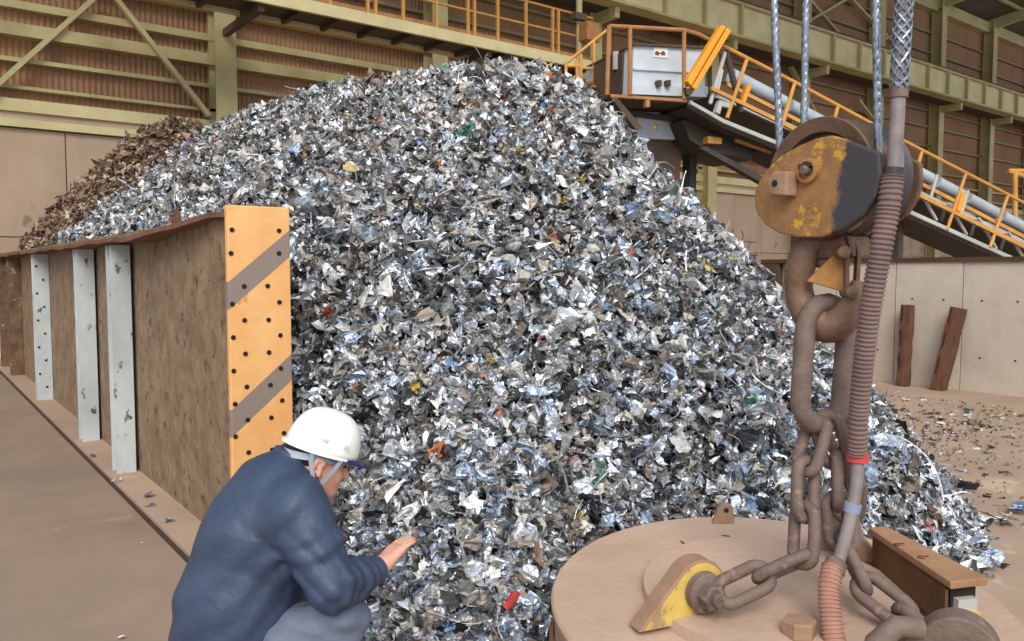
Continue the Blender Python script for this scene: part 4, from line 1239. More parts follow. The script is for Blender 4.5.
# crosshead and hook shank, hook swept through its own plane
bl(MB().box((-0.10, -0.08, -0.27), (0.08, 0.08, -0.19)), 'crosshead', 'hook_steel', False, 0.015)
bl(MB().lathe([(0.055, -0.30), (0.065, -0.29), (0.065, -0.27)], 20, Matrix.Translation((-0.02, 0, 0))), 'thrust_nut', 'hook_steel', True)
DH = 2.8
def hp(px, py, dd=DH): return on_d(px, py, dd)
hpath = [(815, 238, 2.80), (806, 252, 2.81), (800, 270, 2.82), (799, 290, 2.83), (804, 308, 2.82), (815, 321, 2.80), (829, 326, 2.78), (842, 320, 2.75), (851, 307, 2.73), (855, 293, 2.72), (857, 281, 2.72)]
hrad = [0.045, 0.052, 0.05, 0.048, 0.052, 0.06, 0.062, 0.055, 0.045, 0.033, 0.018]
def smooth_path(pts, rad, n):
    P = np.array(pts, float); R = np.array(rad, float)
    t = np.concatenate([[0], np.cumsum(np.linalg.norm(np.diff(P, axis=0), axis=1))]); u = np.linspace(0, t[-1], n)
    # Catmull-Rom
    out = []; ro = []
    for x in u:
        i = min(max(np.searchsorted(t, x) - 1, 0), len(P) - 2)
        s_ = (x - t[i]) / (t[i + 1] - t[i])
        p0 = P[max(i - 1, 0)]; p1 = P[i]; p2 = P[i + 1]; p3 = P[min(i + 2, len(P) - 1)]
        out.append(0.5 * ((2 * p1) + (-p0 + p2) * s_ + (2 * p0 - 5 * p1 + 4 * p2 - p3) * s_ ** 2 + (-p0 + 3 * p1 - 3 * p2 + p3) * s_ ** 3))
        ro.append(R[i] + (R[i + 1] - R[i]) * s_)
    return out, ro
hp_, hr_ = smooth_path([hp(*q) for q in hpath], hrad, 40)
MB().tube(hp_, hr_, 16).build('hook', 'hook_steel', hk, smooth=True)
MB().prism([((a - 830) / 288, (270 - b) / 288) for a, b in ((808, 281), (838, 249), (846, 250), (845, 292), (835, 289))], -0.012, 0.012, Matrix.Translation(hp(830, 270, 2.73)) @ Matrix.Rotation(-YAW - 0.15, 4, 'Z')).build('safety_latch', 'latch_yellow', hk, bevel=0.003)
for (a, b, c) in (((847, 236), (853, 256), 2.70), ((855, 240), (859, 258), 2.74), ((846, 251), (846, 288), 2.70), ((858, 252), (856, 286), 2.72)):
    MB().bar(hp(*a, c), hp(*b, c), 0.012, 0.028, up=FWD).build('latch_strap', 'hook_steel', hk)
for (a, b) in ((841, 252), (849, 292)):
    MB().lathe([(0.022, -0.03), (0.022, 0.03), (0.015, 0.035)], 12, Matrix.Translation(hp(a, b, 2.70)) @ Matrix.Rotation(-YAW, 4, 'Z') @ Matrix.Rotation(math.pi / 2, 4, 'X')).build('latch_bolt', 'hook_steel', hk, smooth=True)

# wire ropes
def rope(a, b, label, arc=(), r=0.0115):
    a = Vector(a); b = Vector(b)
    L = (b - a).length; N = int(L / 0.011)
    pts = [a + (b - a) * (i / N) for i in range(N + 1)] + [Vector(q) for q in arc]
    o = MB().tube(pts, r, 18, rf=lambda ang, i: 1.0 + 0.2 * math.cos(5 * ang - i * 0.011 * 2 * math.pi * 5 / 0.16)).build('wire_rope', 'rope_wire', None, smooth=True)
    tag(o, label, 'rope')
    return o
def blk(x, y, z): return MBK @ Vector((x, y, z))
GR = 0.19
for x, y, px, lab in ((-GR, -0.06, 774, 'twisted steel wire rope at the left rim of the rusty front sheave'),
                      (-GR, 0.06, 806, 'twisted steel wire rope entering the rear sheave on its left side'),
                      (GR, -0.06, 876, 'twisted steel wire rope at the black side of the front sheave'),
                      (GR, 0.06, 899, 'twisted steel wire rope running behind the thick power cable')):
    b = blk(x, y, 0.0)
    sg_ = 1 if x > 0 else -1
    arc = [blk(sg_ * GR * math.cos(q), y, -GR * math.sin(q)) for q in np.linspace(0.06, math.pi / 2 - 0.02, 26)]
    dd = SA * b.x + CA * b.y
    t = on_d(px, 0, dd)
    rope(b + (t - b) * 4.0, b, lab, arc)

# ================================================================== CHAINS
WR, PT, LWID = 0.0205, 0.150, 0.062
def link_mesh(name, pitch, r, hw, mat, n=12):
    pts = []
    L = pitch / 2 + r - hw + 0.0
    L = max(L, 0.01)
    for k in range(9):
        a = -math.pi / 2 + math.pi * k / 8; pts.append((L + hw * math.cos(a), hw * math.sin(a), 0))
    for k in range(9):
        a = math.pi / 2 + math.pi * k / 8; pts.append((-L + hw * math.cos(a), hw * math.sin(a), 0))
    # even out the straight limbs
    full = []
    for i, p in enumerate(pts):
        q = pts[(i + 1) % len(pts)]
        seg = 4 if (Vector(q) - Vector(p)).length > 0.04 else 1
        for s_ in range(seg): full.append(Vector(p).lerp(Vector(q), s_ / seg))
    return MB().tube(full, r, n, closed=True)
def link_matrix(a, b, side):
    c = (a + b) / 2
    return frame(c, (b - a), side)
def chain(label, path, side, pitch=PT, start_roll=0):
    P = [on_d(*q) for q in path]
    sp, _ = smooth_path(P, [1] * len(P), 400)
    sp = [Vector(q) for q in sp]
    cum = [0]
    for i in range(1, len(sp)): cum.append(cum[-1] + (sp[i] - sp[i - 1]).length)
    n = max(2, round(cum[-1] / pitch))
    J = []
    for k in range(n + 1):
        t = cum[-1] * k / n
        i = min(np.searchsorted(cum, t), len(sp) - 1); J.append(sp[i])
    ch = thing('lifting_chain', label, 'chain', tuple(J[-1]), 'chains between master link and magnet')
    first = None
    for k in range(n):
        t = (J[k + 1] - J[k]).normalized()
        s = Vector(side) - t * Vector(side).dot(t); s.normalize()
        if (k + start_roll) % 2: s = t.cross(s)
        M = link_matrix(J[k], J[k + 1], s)
        if first is None:
            first = build_local(link_mesh('link', cum[-1] / n, WR, LWID - WR, 'chain_steel'), 'link', 'chain_steel', ch, M, True)
        else: inst(first, ch, M)
    return ch
chain('brown steel chain sagging to the lug with yellow face and hex nut', [(818, 424, 2.76), (808, 455, 2.74), (804, 490, 2.70), (806, 535, 2.66), (800, 562, 2.64), (766, 574, 2.62), (744, 583, 2.60), (724, 594, 2.585)], RIGHT + FWD * 0.6, start_roll=1)
chain('brown steel chain sagging towards the lug beside the terminal box', [(826, 420, 2.76), (836, 455, 2.76), (838, 500, 2.74), (842, 540, 2.70), (858, 578, 2.62), (886, 600, 2.55), (912, 622, 2.48), (944, 648, 2.40)], RIGHT - FWD * 0.4, start_roll=0)
chain('brown steel chain hanging behind the other two to the rear lug', [(832, 416, 2.82), (848, 455, 2.88), (850, 500, 2.95), (842, 545, 3.05)], RIGHT * 0.3 + FWD, start_roll=1)
mt, mb = on_d(828, 303, 2.79), on_d(819, 425, 2.76)
ml = thing('master_link', 'large oval master link hanging in the crane hook', 'chain link', tuple(mb))
build_local(link_mesh('ring', (mt - mb).length - 0.066, 0.034, 0.09, 'chain_steel', 16), 'ring', 'chain_steel', ml, link_matrix(mb, mt, DV(0.93, 0.36)), True)

# ================================================================== POWER CABLE AND HOSE
pc = thing('power_cable', 'thick power cable in ribbed hose hanging beside the chain', 'cable', tuple(on_d(838, 640, 2.55)))
def spath(q, n): 
    P, R = smooth_path([on_d(a, b, c) for a, b, c in q], [1] * len(q), n)
    return [Vector(p) for p in P]
up_ = [(912, -160, 2.52), (904, 0, 2.52), (900, 60, 2.52), (897, 120, 2.51), (894, 165, 2.50), (892, 180, 2.50)]
MB().tube(spath(up_, 50), 0.022, 14).build('cable', 'cable_grey', pc, smooth=True)
# woven grip: two sets of helical wires round the cable
gp = spath([(907, -60, 2.52), (904, 0, 2.52), (901, 50, 2.52), (899, 88, 2.515)], 70)
m = MB()
for sgn in (1, -1):
    for k in range(6):
        pts = []
        for i, p in enumerate(gp):
            a = sgn * i * 0.2 + k * math.pi / 3
            pts.append(p + RIGHT * (0.025 * math.cos(a)) + FWD * (0.025 * math.sin(a)))
        m.tube(pts, 0.004, 5)
m.build('woven_grip', 'rope_wire', pc, smooth=True)
cl_ = spath([(899, 90, 2.515), (898.5, 98, 2.515)], 4)
MB().tube(cl_, 0.028, 14).build('clamp', 'chain_steel', pc, smooth=True)
def hose(q, r0, r1, pitch, name, mat):
    p = spath(q, 60)
    L = sum((p[i + 1] - p[i]).length for i in range(len(p) - 1))
    n = int(L / pitch) * 4
    p = spath(q, n)
    rad = []
    for i in range(n):
        t = i / (n - 1); r = r0 + (r1 - r0) * t
        rad.append(r * (1.0, 1.0, 0.88, 0.88)[i % 4])
    MB().tube(p, rad, 22).build(name, mat, pc, smooth=False)
hose([(892, 176, 2.50), (889, 205, 2.50), (880, 255, 2.51), (871, 305, 2.54), (864, 360, 2.58), (859, 415, 2.62), (857, 455, 2.65)], 0.036, 0.032, 0.0145, 'ribbed_hose', 'hose_upper')
MB().tube(spath([(893.5, 168, 2.50), (892, 180, 2.50)], 6), 0.033, 16).build('hose_collar', 'sheave_dark', pc, smooth=True)
MB().tube(spath([(858, 452, 2.66), (857.5, 461, 2.66)], 4), 0.036, 16).build('red_tape', 'tape_red', pc, smooth=True)
MB().tube(spath([(857, 455, 2.66), (857, 480, 2.64), (853, 505, 2.62), (847, 532, 2.60), (840, 556, 2.58), (834, 570, 2.56)], 40), 0.021, 14).build('tail_cable', 'cable_grey', pc, smooth=True)
MB().tube(spath([(853.5, 503, 2.62), (851.5, 512, 2.62)], 4), 0.027, 16).build('blue_tape', 'tape_blue', pc, smooth=True)
MB().tube(spath([(838, 560, 2.575), (833, 570, 2.56)], 5), [0.026, 0.036, 0.034, 0.036, 0.038], 14).build('tie_wrap', 'chain_steel', pc, smooth=True)
hose([(833, 566, 2.56), (829, 590, 2.52), (831, 620, 2.48), (837, 655, 2.44), (842, 680, 2.42)], 0.035, 0.037, 0.012, 'ribbed_hose', 'hose_lower')

# ================================================================== THE WORKER (one continuous body, clothes as children)
class Field:
    """signed distance grid built from smooth unions, meshed with surface nets; axes are (lat, depth, z)"""
    def __init__(s, lo, hi, h):
        s.lo = np.array(lo, np.float32); s.h = h
        s.n = np.ceil((np.array(hi) - s.lo) / h).astype(int) + 1
        s.f = np.full(tuple(s.n), 0.5, np.float32)
    def block(s, lo, hi):
        i0 = np.clip(((np.array(lo) - s.lo) / s.h).astype(int), 0, s.n - 1)
        i1 = np.clip(((np.array(hi) - s.lo) / s.h).astype(int) + 2, 1, s.n)
        sl = tuple(slice(a, b) for a, b in zip(i0, i1))
        g = [s.lo[k] + s.h * np.arange(i0[k], i1[k]) for k in range(3)]
        return sl, np.stack(np.meshgrid(*g, indexing='ij'), -1).astype(np.float32)
    def union(s, sl, dd, k):
        a = s.f[sl]
        hh = np.maximum(k - np.abs(a - dd), 0) / k
        s.f[sl] = np.minimum(a, dd) - hh * hh * k * 0.25
    def cap(s, a, b, r0, r1, k=0.03):
        a = np.array(a, np.float32); b = np.array(b, np.float32); mr = max(r0, r1) + k + 0.03
        sl, P = s.block(np.minimum(a, b) - mr, np.maximum(a, b) + mr)
        ab = b - a; t = np.clip(((P - a) @ ab) / max(ab @ ab, 1e-9), 0, 1)
        dd = np.linalg.norm(P - a - t[..., None] * ab, axis=-1) - (r0 + (r1 - r0) * t)
        s.union(sl, dd, k)
    def ell(s, c, r, ax=None, k=0.03):
        c = np.array(c, np.float32); r = np.array(r, np.float32); mr = r.max() + k + 0.03
        sl, P = s.block(c - mr, c + mr)
        Q = P - c
        if ax is not None: Q = Q @ np.array(ax, np.float32).T
        q = np.linalg.norm(Q / r, axis=-1); q2 = np.linalg.norm(Q / (r * r), axis=-1)
        dd = q * (q - 1) / np.maximum(q2, 1e-6)
        s.union(sl, dd, k)
    def chain(s, pts, k=0.03):
        for (a, ra), (b, rb) in zip(pts[:-1], pts[1:]): s.cap(a, b, ra, rb, k)
    def mesh(s, name, mat, org, extra=None):
        f = s.f
        if extra is not None: f = f + extra(s)
        n = f.shape
        cs = (n[0] - 1, n[1] - 1, n[2] - 1)
        acc = np.zeros(cs + (3,), np.float32); cnt = np.zeros(cs, np.float32)
        edges = []
        for axis in range(3):
            a = [slice(None)] * 3; b = [slice(None)] * 3
            a[axis] = slice(0, -1); b[axis] = slice(1, None)
            f0, f1 = f[tuple(a)], f[tuple(b)]
            cross = (f0 < 0) != (f1 < 0)
            t = np.where(cross, f0 / np.where(f0 == f1, 1, f0 - f1), 0).astype(np.float32)
            o1, o2 = [k for k in range(3) if k != axis]
            for s1 in (0, 1):
                for s2 in (0, 1):
                    sl = [slice(None)] * 3
                    sl[o1] = slice(s1, n[o1] - 1 + s1); sl[o2] = slice(s2, n[o2] - 1 + s2)
                    c = cross[tuple(sl)]
                    cnt += c
                    acc[..., axis] += t[tuple(sl)] * c
                    acc[..., o1] += s1 * c; acc[..., o2] += s2 * c
            edges.append((axis, cross, f0))
        act = cnt > 0
        idx = np.full(cs, -1, np.int64); idx[act] = np.arange(act.sum())
        ijk = np.argwhere(act)
        P = s.lo + (ijk + acc[act] / cnt[act][:, None]) * s.h
        quads = []
        for axis, cross, f0 in edges:
            o1, o2 = [(1, 2), (2, 0), (0, 1)][axis]
            e = np.argwhere(cross)
            e = e[(e[:, o1] > 0) & (e[:, o2] > 0) & (e[:, o1] < n[o1] - 1) & (e[:, o2] < n[o2] - 1)]
            def at(d1, d2):
                q = e.copy(); q[:, o1] += d1; q[:, o2] += d2
                return idx[q[:, 0], q[:, 1], q[:, 2]]
            q = np.stack([at(-1, -1), at(0, -1), at(0, 0), at(-1, 0)], 1)
            inside = f0[e[:, 0], e[:, 1], e[:, 2]] < 0
            q[~inside] = q[~inside][:, ::-1]
            quads.append(q)
        Q = np.concatenate(quads); Q = Q[(Q >= 0).all(1)]
        w = np.stack([SA * P[:, 1] + CA * P[:, 0], CA * P[:, 1] - SA * P[:, 0], P[:, 2]], 1) - np.array(org)
        me = bpy.data.meshes.new(name)
        me.from_pydata(w.tolist(), [], Q.tolist(), shade_flat=False)
        me.materials.append(MATS[mat])
        o = bpy.data.objects.new(name, me); COL.objects.link(o)
        md = o.modifiers.new('smooth', 'SMOOTH'); md.factor = 0.5; md.iterations = 2
        return o

def A3(*v): return np.array(v, float)
# joints (lat, depth, z)
PEL = A3(-0.87, 2.45, 0.37); LUM = A3(-0.865, 2.455, 0.56); THO = A3(-0.79, 2.50, 0.77); UPP = A3(-0.755, 2.525, 0.885); NCK = A3(-0.715, 2.55, 0.955)
SHR = A3(-0.645, 2.385, 0.87); SHL = A3(-0.855, 2.675, 0.87)
ELR = A3(-0.535, 2.315, 0.665); WRR = A3(-0.435, 2.50, 0.642)
ELL = A3(-0.82, 2.80, 0.60); WRL = A3(-0.68, 2.86, 0.44)
HPR = A3(-0.85, 2.39, 0.35); HPL = A3(-0.95, 2.53, 0.35)
KNR = A3(-0.53, 2.40, 0.53); KNL = A3(-0.64, 2.78, 0.36)
ANR = A3(-0.68, 2.37, 0.12); ANL = A3(-0.86, 2.68, 0.12)
TOR = A3(-0.53, 2.46, 0.035); TOL = A3(-0.72, 2.76, 0.035)
FACE = A3(0.9, 0.436, 0); FACE /= np.linalg.norm(FACE)
tl = math.radians(22)
HF = FACE * math.cos(tl) - A3(0, 0, math.sin(tl)); HU = FACE * math.sin(tl) + A3(0, 0, math.cos(tl)); HR = np.cross(HF, HU)
HC = A3(-0.632, 2.565, 0.985)
HAX = np.stack([HF, HR, HU])
def hd(f, r, u): return HC + HF * f + HR * r + HU * u
wbase = W(-0.75, 2.5, 0.0)
wk = thing('person', 'worker in navy jacket and white helmet crouching before the heap', 'person', tuple(wbase))
org = (wbase.x, wbase.y, 0.0)

B = Field((-1.20, 2.12, -0.01), (-0.18, 3.0, 1.16), 0.0055)
# trunk
B.chain([(PEL, 0.13), (LUM, 0.12), (THO, 0.13), (UPP, 0.105), (NCK, 0.062)], 0.05)
B.cap(SHR, SHL, 0.062, 0.062, 0.06)
B.chain([(NCK, 0.062), (hd(-0.025, 0, -0.075), 0.056), (hd(-0.01, 0, -0.03), 0.06)], 0.03)
# head with face
B.ell(HC + HU * 0.03 - HF * 0.012, (0.096, 0.076, 0.098), HAX, 0.02)
B.ell(hd(0.030, 0, -0.05), (0.066, 0.060, 0.066), HAX, 0.03)
B.ell(hd(0.066, 0, -0.088), (0.028, 0.032, 0.022), HAX, 0.025)              # chin
B.ell(hd(0.060, 0.032, -0.028), (0.026, 0.024, 0.026), HAX, 0.02)            # cheeks
B.ell(hd(0.060, -0.032, -0.028), (0.026, 0.024, 0.026), HAX, 0.02)
B.ell(hd(0.078, 0, 0.028), (0.020, 0.05, 0.016), HAX, 0.02)                   # brow
B.cap(hd(0.084, 0, 0.014), hd(0.108, 0, -0.022), 0.009, 0.013, 0.012)         # nose
B.ell(hd(0.094, 0.012, -0.026), (0.010, 0.008, 0.008), HAX, 0.008)
B.ell(hd(0.094, -0.012, -0.026), (0.010, 0.008, 0.008), HAX, 0.008)
B.cap(hd(0.088, 0.018, -0.050), hd(0.088, -0.018, -0.050), 0.008, 0.008, 0.01) # lips
B.cap(hd(0.086, 0.015, -0.061), hd(0.086, -0.015, -0.061), 0.008, 0.008, 0.006)
for sg in (1, -1):                                                             # ears
    for k in range(7):
        a = -0.9 + k * 0.5
        B.cap(hd(-0.012 - 0.016 * math.cos(a), sg * 0.078, -0.012 + 0.028 * math.sin(a)), hd(-0.012 - 0.016 * math.cos(a + .5), sg * 0.082, -0.012 + 0.028 * math.sin(a + .5)), 0.0075, 0.0075, 0.006)
    B.cap(hd(0.0, sg * 0.076, -0.035), hd(-0.006, sg * 0.078, -0.008), 0.009, 0.008, 0.01)
# arms
B.chain([(SHR, 0.056), (SHR * .4 + ELR * .6, 0.046), (ELR, 0.041)], 0.03); B.chain([(ELR, 0.041), (ELR * .6 + WRR * .4, 0.041), (WRR, 0.027)], 0.03)
B.chain([(SHL, 0.056), (ELL, 0.041), (WRL, 0.027)], 0.03)
# legs
for H_, K_, A_, T_ in ((HPR, KNR, ANR, TOR), (HPL, KNL, ANL, TOL)):
    B.chain([(H_, 0.088), (K_, 0.058)], 0.05)
    B.chain([(K_, 0.058), (K_ * .65 + A_ * .35 + A3(-0.02, 0, 0), 0.056), (A_, 0.038)], 0.04)
    B.chain([(A_, 0.036), (T_, 0.025)], 0.03)
# right hand: palm, four fingers of different length, thumb from the side of the palm
def hand(w, fwd, side, nrm, curl, bend=0.0):
    """fwd along the fingers, side towards the thumb, nrm out of the back of the hand"""
    fwd = fwd / np.linalg.norm(fwd); nrm = nrm - fwd * (nrm @ fwd); nrm /= np.linalg.norm(nrm)
    sd = np.cross(fwd, nrm); sd = sd if sd @ side > 0 else -sd
    p = lambda f, s_, n_: w + fwd * f + sd * s_ + nrm * n_
    B.cap(w, p(0.02, 0, 0), 0.027, 0.026, 0.015)
    for s_ in (0.03, 0.011, -0.009, -0.028):
        B.cap(p(0.02, s_ * 0.7, 0), p(0.086, s_, 0.0), 0.0155, 0.0125, 0.018)
    B.ell(p(0.04, 0.026, -0.012), (0.03, 0.018, 0.016), np.stack([fwd, sd, nrm]), 0.015)
    for s_, L, r in ((0.031, 0.072, 0.0088), (0.0108, 0.080, 0.009), (-0.0095, 0.074, 0.0086), (-0.029, 0.058, 0.0076)):
        a = p(0.088, s_, 0.0); seg = (L * 0.44, L * 0.31, L * 0.25); ang = curl
        pos = a; rr_ = r + 0.0012
        for q, sl_ in enumerate(seg):
            dr = fwd * math.cos(ang) - nrm * math.sin(ang) + sd * (s_ * 0.9)
            dr /= np.linalg.norm(dr)
            nx = pos + dr * sl_
            B.cap(pos, nx, rr_, rr_ - 0.0009, 0.003)
            pos = nx; rr_ -= 0.0009; ang += curl
    # thumb
    t0 = p(0.028, 0.026, -0.008); t1 = p(0.062, 0.052, -0.020); t2 = p(0.092, 0.058, -0.032); t3 = p(0.114, 0.052, -0.040)
    B.cap(t0, t1, 0.0145, 0.0115, 0.012); B.cap(t1, t2, 0.0115, 0.0098, 0.004); B.cap(t2, t3, 0.0098, 0.008, 0.004)
hand(WRR + A3(0.01, 0.012, 0.004), A3(0.50, 0.70, 0.44), A3(-0.4, 0.35, 0.75), A3(-0.55, -0.55, 0.62), 0.16)
hand(WRL + A3(0.02, 0.0, 0), A3(0.8, 0.2, -0.35), A3(0, -0.8, 0.2), A3(0.2, 0.1, 1), 0.3)
body = B.mesh('body', 'skin', org); body.parent = wk
del B

# jacket
J = Field((-1.22, 2.10, 0.24), (-0.30, 3.02, 1.06), 0.007)
J.chain([(PEL + A3(0.0, 0, 0.03), 0.178), (LUM, 0.168), (THO, 0.172), (UPP, 0.135)], 0.08)
J.cap(SHR + A3(-0.02, 0.02, 0), SHL + A3(0.02, -0.02, 0), 0.084, 0.084, 0.09)
J.chain([(UPP, 0.115), (NCK + A3(0.0, 0, -0.01), 0.078), (NCK + A3(0.018, 0.008, 0.03), 0.068)], 0.03)
J.chain([(SHR, 0.088), (SHR * .5 + ELR * .5, 0.076), (ELR, 0.070)], 0.05)
J.chain([(ELR, 0.068), (ELR * .5 + WRR * .5, 0.060), (ELR * .04 + WRR * .96, 0.044)], 0.03)
J.chain([(SHL, 0.086), (ELL, 0.068), (WRL, 0.045)], 0.05)
J.cap(PEL + A3(-0.02, 0, 0.02), PEL + A3(0.10, 0.06, 0.05), 0.175, 0.15, 0.06)
def jacket_folds(s):
    sl, P = s.block(s.lo, s.lo + s.h * s.n)
    x, y, z = P[..., 0], P[..., 1], P[..., 2]
    # long drape folds running from the shoulder down to the waist, and rings in the sleeve
    q1 = 27 * (0.86 * (z - 0.6) + 0.42 * (x + 0.8)) + 2.2 * np.sin(8 * x + 6 * z) + 1.4 * np.sin(9 * y + 3 * x)
    a = -0.011 * (np.abs(np.sin(q1)) ** 0.7 - 0.6) * np.clip((0.9 - z) / 0.2, 0, 1) * (0.55 + 0.45 * np.sin(6 * x + 9 * y + 4 * z))
    b = 0.0035 * np.sin(70 * (0.8 * (z - 0.6) - 0.5 * (x + 0.8)) + 3 * np.sin(12 * y + 8 * x))
    t = WRR - ELR; L = np.linalg.norm(t); t = t / L
    u = (P - ELR.astype(np.float32)) @ t.astype(np.float32)
    near = np.exp(-((np.linalg.norm(P - ((ELR + WRR) / 2).astype(np.float32), axis=-1)) / 0.15) ** 2)
    c = 0.0065 * np.sin(u * 125 + 2.5 * np.sin(30 * z + 20 * x)) * near
    t2 = ELR - SHR; t2 = t2 / np.linalg.norm(t2)
    u2 = (P - SHR.astype(np.float32)) @ t2.astype(np.float32)
    near2 = np.exp(-((np.linalg.norm(P - ((SHR * .35 + ELR * .65)).astype(np.float32), axis=-1)) / 0.12) ** 2)
    c2 = 0.005 * np.sin(u2 * 80 + 40 * (y - 2.3) + 2.5 * np.sin(20 * z)) * near2
    return (a + b * 0.6 + c + c2).astype(np.float32)
jk = J.mesh('jacket', 'jacket_navy', org, jacket_folds); jk.parent = wk; jk['label'] = 'navy blue work jacket with soft folds'
del J
def clothing(name, mat, m, par=None, smooth=True):
    o = m.build(name, mat, wk, smooth)
    if par: o.parent = par
    return o
def T3(v): return W(float(v[0]), float(v[1]), float(v[2]))
# collar and cuff bands
def ring_tube(c, ax, R, r, ry=1.0, n=28):
    ax = ax / np.linalg.norm(ax); u = np.cross(ax, A3(0, 0, 1)); u /= np.linalg.norm(u); v = np.cross(ax, u)
    return MB().tube([T3(c + (u * math.cos(t) + v * math.sin(t) * ry) * R) for t in np.linspace(0, 2 * math.pi, n, endpoint=False)], r, 10, closed=True)
clothing('collar', 'jacket_navy', ring_tube(NCK + A3(0.016, 0.006, 0.032), NCK - UPP, 0.066, 0.016))
clothing('cuff', 'jacket_navy', ring_tube(WRR - (WRR - ELR) * 0.03, WRR - ELR, 0.038, 0.011))
# trousers
T = Field((-1.22, 2.10, 0.02), (-0.30, 3.02, 0.75), 0.0075)
T.cap(HPR, HPL, 0.15, 0.15, 0.05)
for H_, K_, A_ in ((HPR, KNR, ANR), (HPL, KNL, ANL)):
    T.chain([(H_, 0.125), (H_ * .4 + K_ * .6, 0.098), (K_, 0.080)], 0.05)
    T.chain([(K_, 0.078), (K_ * .6 + A_ * .4 + A3(-0.02, 0, 0), 0.078), (A_, 0.062)], 0.04)
def trouser_folds(s):
    sl, P = s.block(s.lo, s.lo + s.h * s.n)
    x, y, z = P[..., 0], P[..., 1], P[..., 2]
    return (0.0045 * np.sin(60 * (0.5 * x + 0.6 * y - 0.7 * z) + 3 * np.sin(14 * x + 9 * z)) + 0.003 * np.sin(90 * z + 40 * x)).astype(np.float32)
tr = T.mesh('trousers', 'trouser_grey', org, trouser_folds); tr.parent = wk; tr['label'] = 'grey work trousers bent at the knee'
del T
for A_, T_ in ((ANR, TOR), (ANL, TOL)):
    S_ = Field((min(A_[0], T_[0]) - 0.15, min(A_[1], T_[1]) - 0.15, -0.02), (max(A_[0], T_[0]) + 0.15, max(A_[1], T_[1]) + 0.15, 0.24), 0.008)
    S_.chain([(A_ + A3(-0.03, -0.01, -0.06), 0.045), (T_ + A3(0, 0, 0.02), 0.046), (T_ + A3(0.05, 0.025, 0.012), 0.036)], 0.03)
    S_.cap(A_ + A3(0, 0, -0.04), A_, 0.05, 0.048, 0.03)
    S_.f = np.maximum(S_.f, (-(S_.lo[2] + S_.h * np.arange(S_.n[2])) + 0.004)[None, None, :].astype(np.float32))
    sh = S_.mesh('shoe', 'shoe_black', org); sh.parent = wk
# hair under the helmet
Hh = Field(tuple(HC - 0.16), tuple(HC + 0.16), 0.006)
Hh.ell(HC + HU * 0.034 - HF * 0.016, (0.099, 0.080, 0.101), HAX, 0.01)
sl, P = Hh.block(Hh.lo, Hh.lo + Hh.h * Hh.n)
Q = P - HC.astype(np.float32)
qf, qr, qu = Q @ HF.astype(np.float32), Q @ HR.astype(np.float32), Q @ HU.astype(np.float32)
cutp = np.maximum(np.maximum(qf - 0.045, -(qu + 0.028 + 0.5 * np.clip(-qf - 0.02, 0, 1) * 0.9)), -(qu - 0.012) - 10 * np.clip(-qf - 0.02 + 0.0, 0, 1))
Hh.f = np.maximum(Hh.f, cutp.astype(np.float32))
hr_o = Hh.mesh('hair', 'hair', org); hr_o.parent = wk; hr_o['label'] = 'short black hair below the helmet'
# eyes and eyebrow
for sg in (1, -1):
    e = hd(0.083, sg * 0.031, 0.008)
    clothing('eye', 'hair', MB().lathe([(0.001, -0.006), (0.007, -0.003), (0.008, 0), (0.007, 0.003), (0.001, 0.006)], 12, Matrix.Translation(T3(e))))
    clothing('eyebrow', 'hair', MB().tube([T3(hd(0.094, sg * 0.016, 0.028)), T3(hd(0.088, sg * 0.036, 0.032)), T3(hd(0.074, sg * 0.054, 0.026))], 0.0035, 6))
# helmet: dome with rim, brim peak, inner band and chin straps
hel = None
def dome(scale_f, scale_b, sr, hu, u0, rows, t_end=math.pi / 2):
    m = MB(); n = 48; vs = []; fs = []
    for i in range(rows + 1):
        ph = t_end * i / rows
        for k in range(n):
            a = 2 * math.pi * k / n
            cf = math.cos(a); sf_ = math.sin(a)
            ff = (scale_f if cf > 0 else scale_b) * cf * math.cos(ph) ** 0.72
            rr_ = sr * sf_ * math.cos(ph) ** 0.72
            uu = u0 + hu * math.sin(ph) - 0.012 * (1 - math.sin(ph)) * (cf * cf) * 0
            vs.append(T3(hd(ff, rr_, uu)))
    for i in range(rows):
        for k in range(n):
            fs.append((i * n + k, i * n + (k + 1) % n, (i + 1) * n + (k + 1) % n, (i + 1) * n + k))
    return m.add(vs, fs)
HB = 0.036                                                                    # rim height above head centre
hel = clothing('helmet', 'helmet_white', dome(0.122, 0.120, 0.108, 0.135, HB, 14)); hel['label'] = 'white hard hat with navy lining and chin strap'
sol = hel.modifiers.new('shell', 'SOLIDIFY'); sol.thickness = 0.004; sol.offset = -1
def sub(o):
    o.parent = hel; return o
# short back and side lip, front peak
def lip(a0, a1, w0, w1, drop, n=26):
    m = MB(); vs = []; fs = []
    for i in range(n + 1):
        a = a0 + (a1 - a0) * i / n
        w = w0 + (w1 - w0) * math.sin(math.pi * i / n)
        cf, sf_ = math.cos(a), math.sin(a)
        R = 0.122 if cf > 0 else 0.120
        p = (R * cf, 0.108 * sf_); L = math.hypot(*p)
        q = (p[0] * (1 + w / L), p[1] * (1 + w / L))
        vs += [T3(hd(p[0] * .98, p[1] * .98, HB + 0.004)), T3(hd(q[0], q[1], HB - drop * w / max(w1, 1e-3))), T3(hd(q[0], q[1], HB - drop * w / max(w1, 1e-3) - 0.004)), T3(hd(p[0] * .98, p[1] * .98, HB - 0.003))]
    for i in range(n):
        for k in range(4): fs.append((4 * i + k, 4 * i + (k + 1) % 4, 4 * i + 4 + (k + 1) % 4, 4 * i + 4 + k))
    return m.add(vs, fs)
sub(clothing('helmet_peak', 'helmet_navy', lip(-1.0, 1.0, 0.004, 0.036, 0.012)))
sub(clothing('rear_lip', 'helmet_white', lip(1.0, 2 * math.pi - 1.0, 0.002, 0.012, 0.004, 40)))
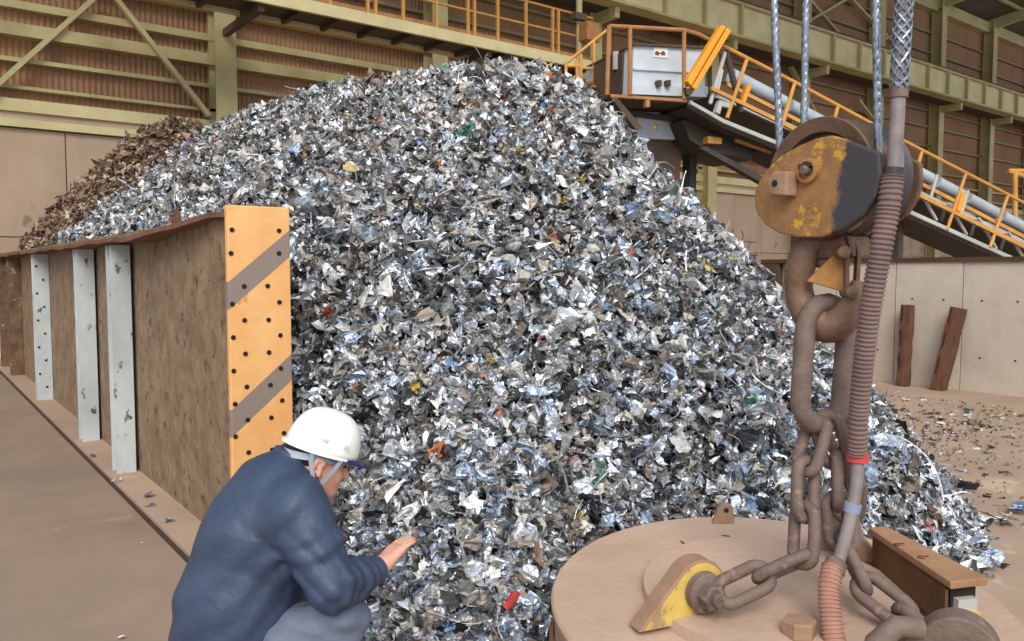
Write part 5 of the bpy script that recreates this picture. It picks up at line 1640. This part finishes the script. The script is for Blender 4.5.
sub(clothing('lining', 'helmet_navy', MB().tube([T3(hd((0.116 if math.cos(t) > 0 else 0.114) * math.cos(t), 0.102 * math.sin(t), HB - 0.004)) for t in np.linspace(0, 6.283, 48, endpoint=False)], 0.006, 8, closed=True)))
sub(clothing('head_band', 'strap_grey', MB().add(*(lambda ts: ([T3(hd(0.104 * math.cos(t) - 0.012, 0.086 * math.sin(t), HB - 0.006 - 0.020 * (math.cos(t) < 0) * -math.cos(t))) for t in ts] + [T3(hd(0.104 * math.cos(t) - 0.012, 0.086 * math.sin(t), HB - 0.026 - 0.024 * (math.cos(t) < 0) * -math.cos(t))) for t in ts],
     [(i, (i + 1) % 40, (i + 1) % 40 + 40, i + 40) for i in range(40)]))(np.linspace(0, 6.283, 40, endpoint=False)))))
def strap_(pts, w=0.013):
    m = MB(); vs = []; fs = []
    P_ = [T3(p) for p in pts]
    out = T3(HC + HR) - T3(HC)
    for i, p in enumerate(P_):
        t = (P_[min(i + 1, len(P_) - 1)] - P_[max(i - 1, 0)]).normalized()
        s_ = t.cross(out).normalized() * w / 2
        vs += [p - s_, p + s_, p + s_ + out * 0.002, p - s_ + out * 0.002]
    for i in range(len(P_) - 1):
        for k in range(4): fs.append((4 * i + k, 4 * i + (k + 1) % 4, 4 * i + 4 + (k + 1) % 4, 4 * i + 4 + k))
    return m.add(vs, fs)
for sg in (1, -1):
    sub(clothing('chin_strap', 'strap_grey', strap_([hd(0.046, sg * 0.100, HB), hd(0.036, sg * 0.094, 0.0), hd(0.022, sg * 0.082, -0.045), hd(0.012, sg * 0.072, -0.072)]), smooth=False))
    sub(clothing('chin_strap', 'strap_grey', strap_([hd(-0.052, sg * 0.098, HB), hd(-0.044, sg * 0.093, 0.0), hd(-0.018, sg * 0.086, -0.045), hd(0.010, sg * 0.074, -0.072)]), smooth=False))
    sub(clothing('strap_buckle', 'helmet_white', MB().lathe([(0.007, -0.005), (0.009, 0), (0.007, 0.005)], 12, Matrix.Translation(T3(hd(0.012, sg * 0.076, -0.078))))))
sub(clothing('chin_strap', 'strap_grey', strap_([hd(0.012, 0.072, -0.078), hd(0.04, 0.05, -0.108), hd(0.05, 0.0, -0.122), hd(0.04, -0.05, -0.108), hd(0.012, -0.072, -0.078)]), smooth=False))
# faint printed marks on the side of the shell
for f_, u_ in ((-0.03, 0.055), (0.045, 0.052)):
    for k in range(3):
        c = hd(f_ + 0.007 * k - 0.007, 0.1075 - 0.35 * f_ * f_, HB + u_ - 0.02 + 0.002 * (k % 2))
        q = hd(f_ + 0.007 * k - 0.004, 0.1075 - 0.35 * f_ * f_, HB + u_ - 0.006)
        sub(clothing('helmet_mark', 'marking_green', MB().bar(T3(c), T3(q), 0.0025, 0.0015)))
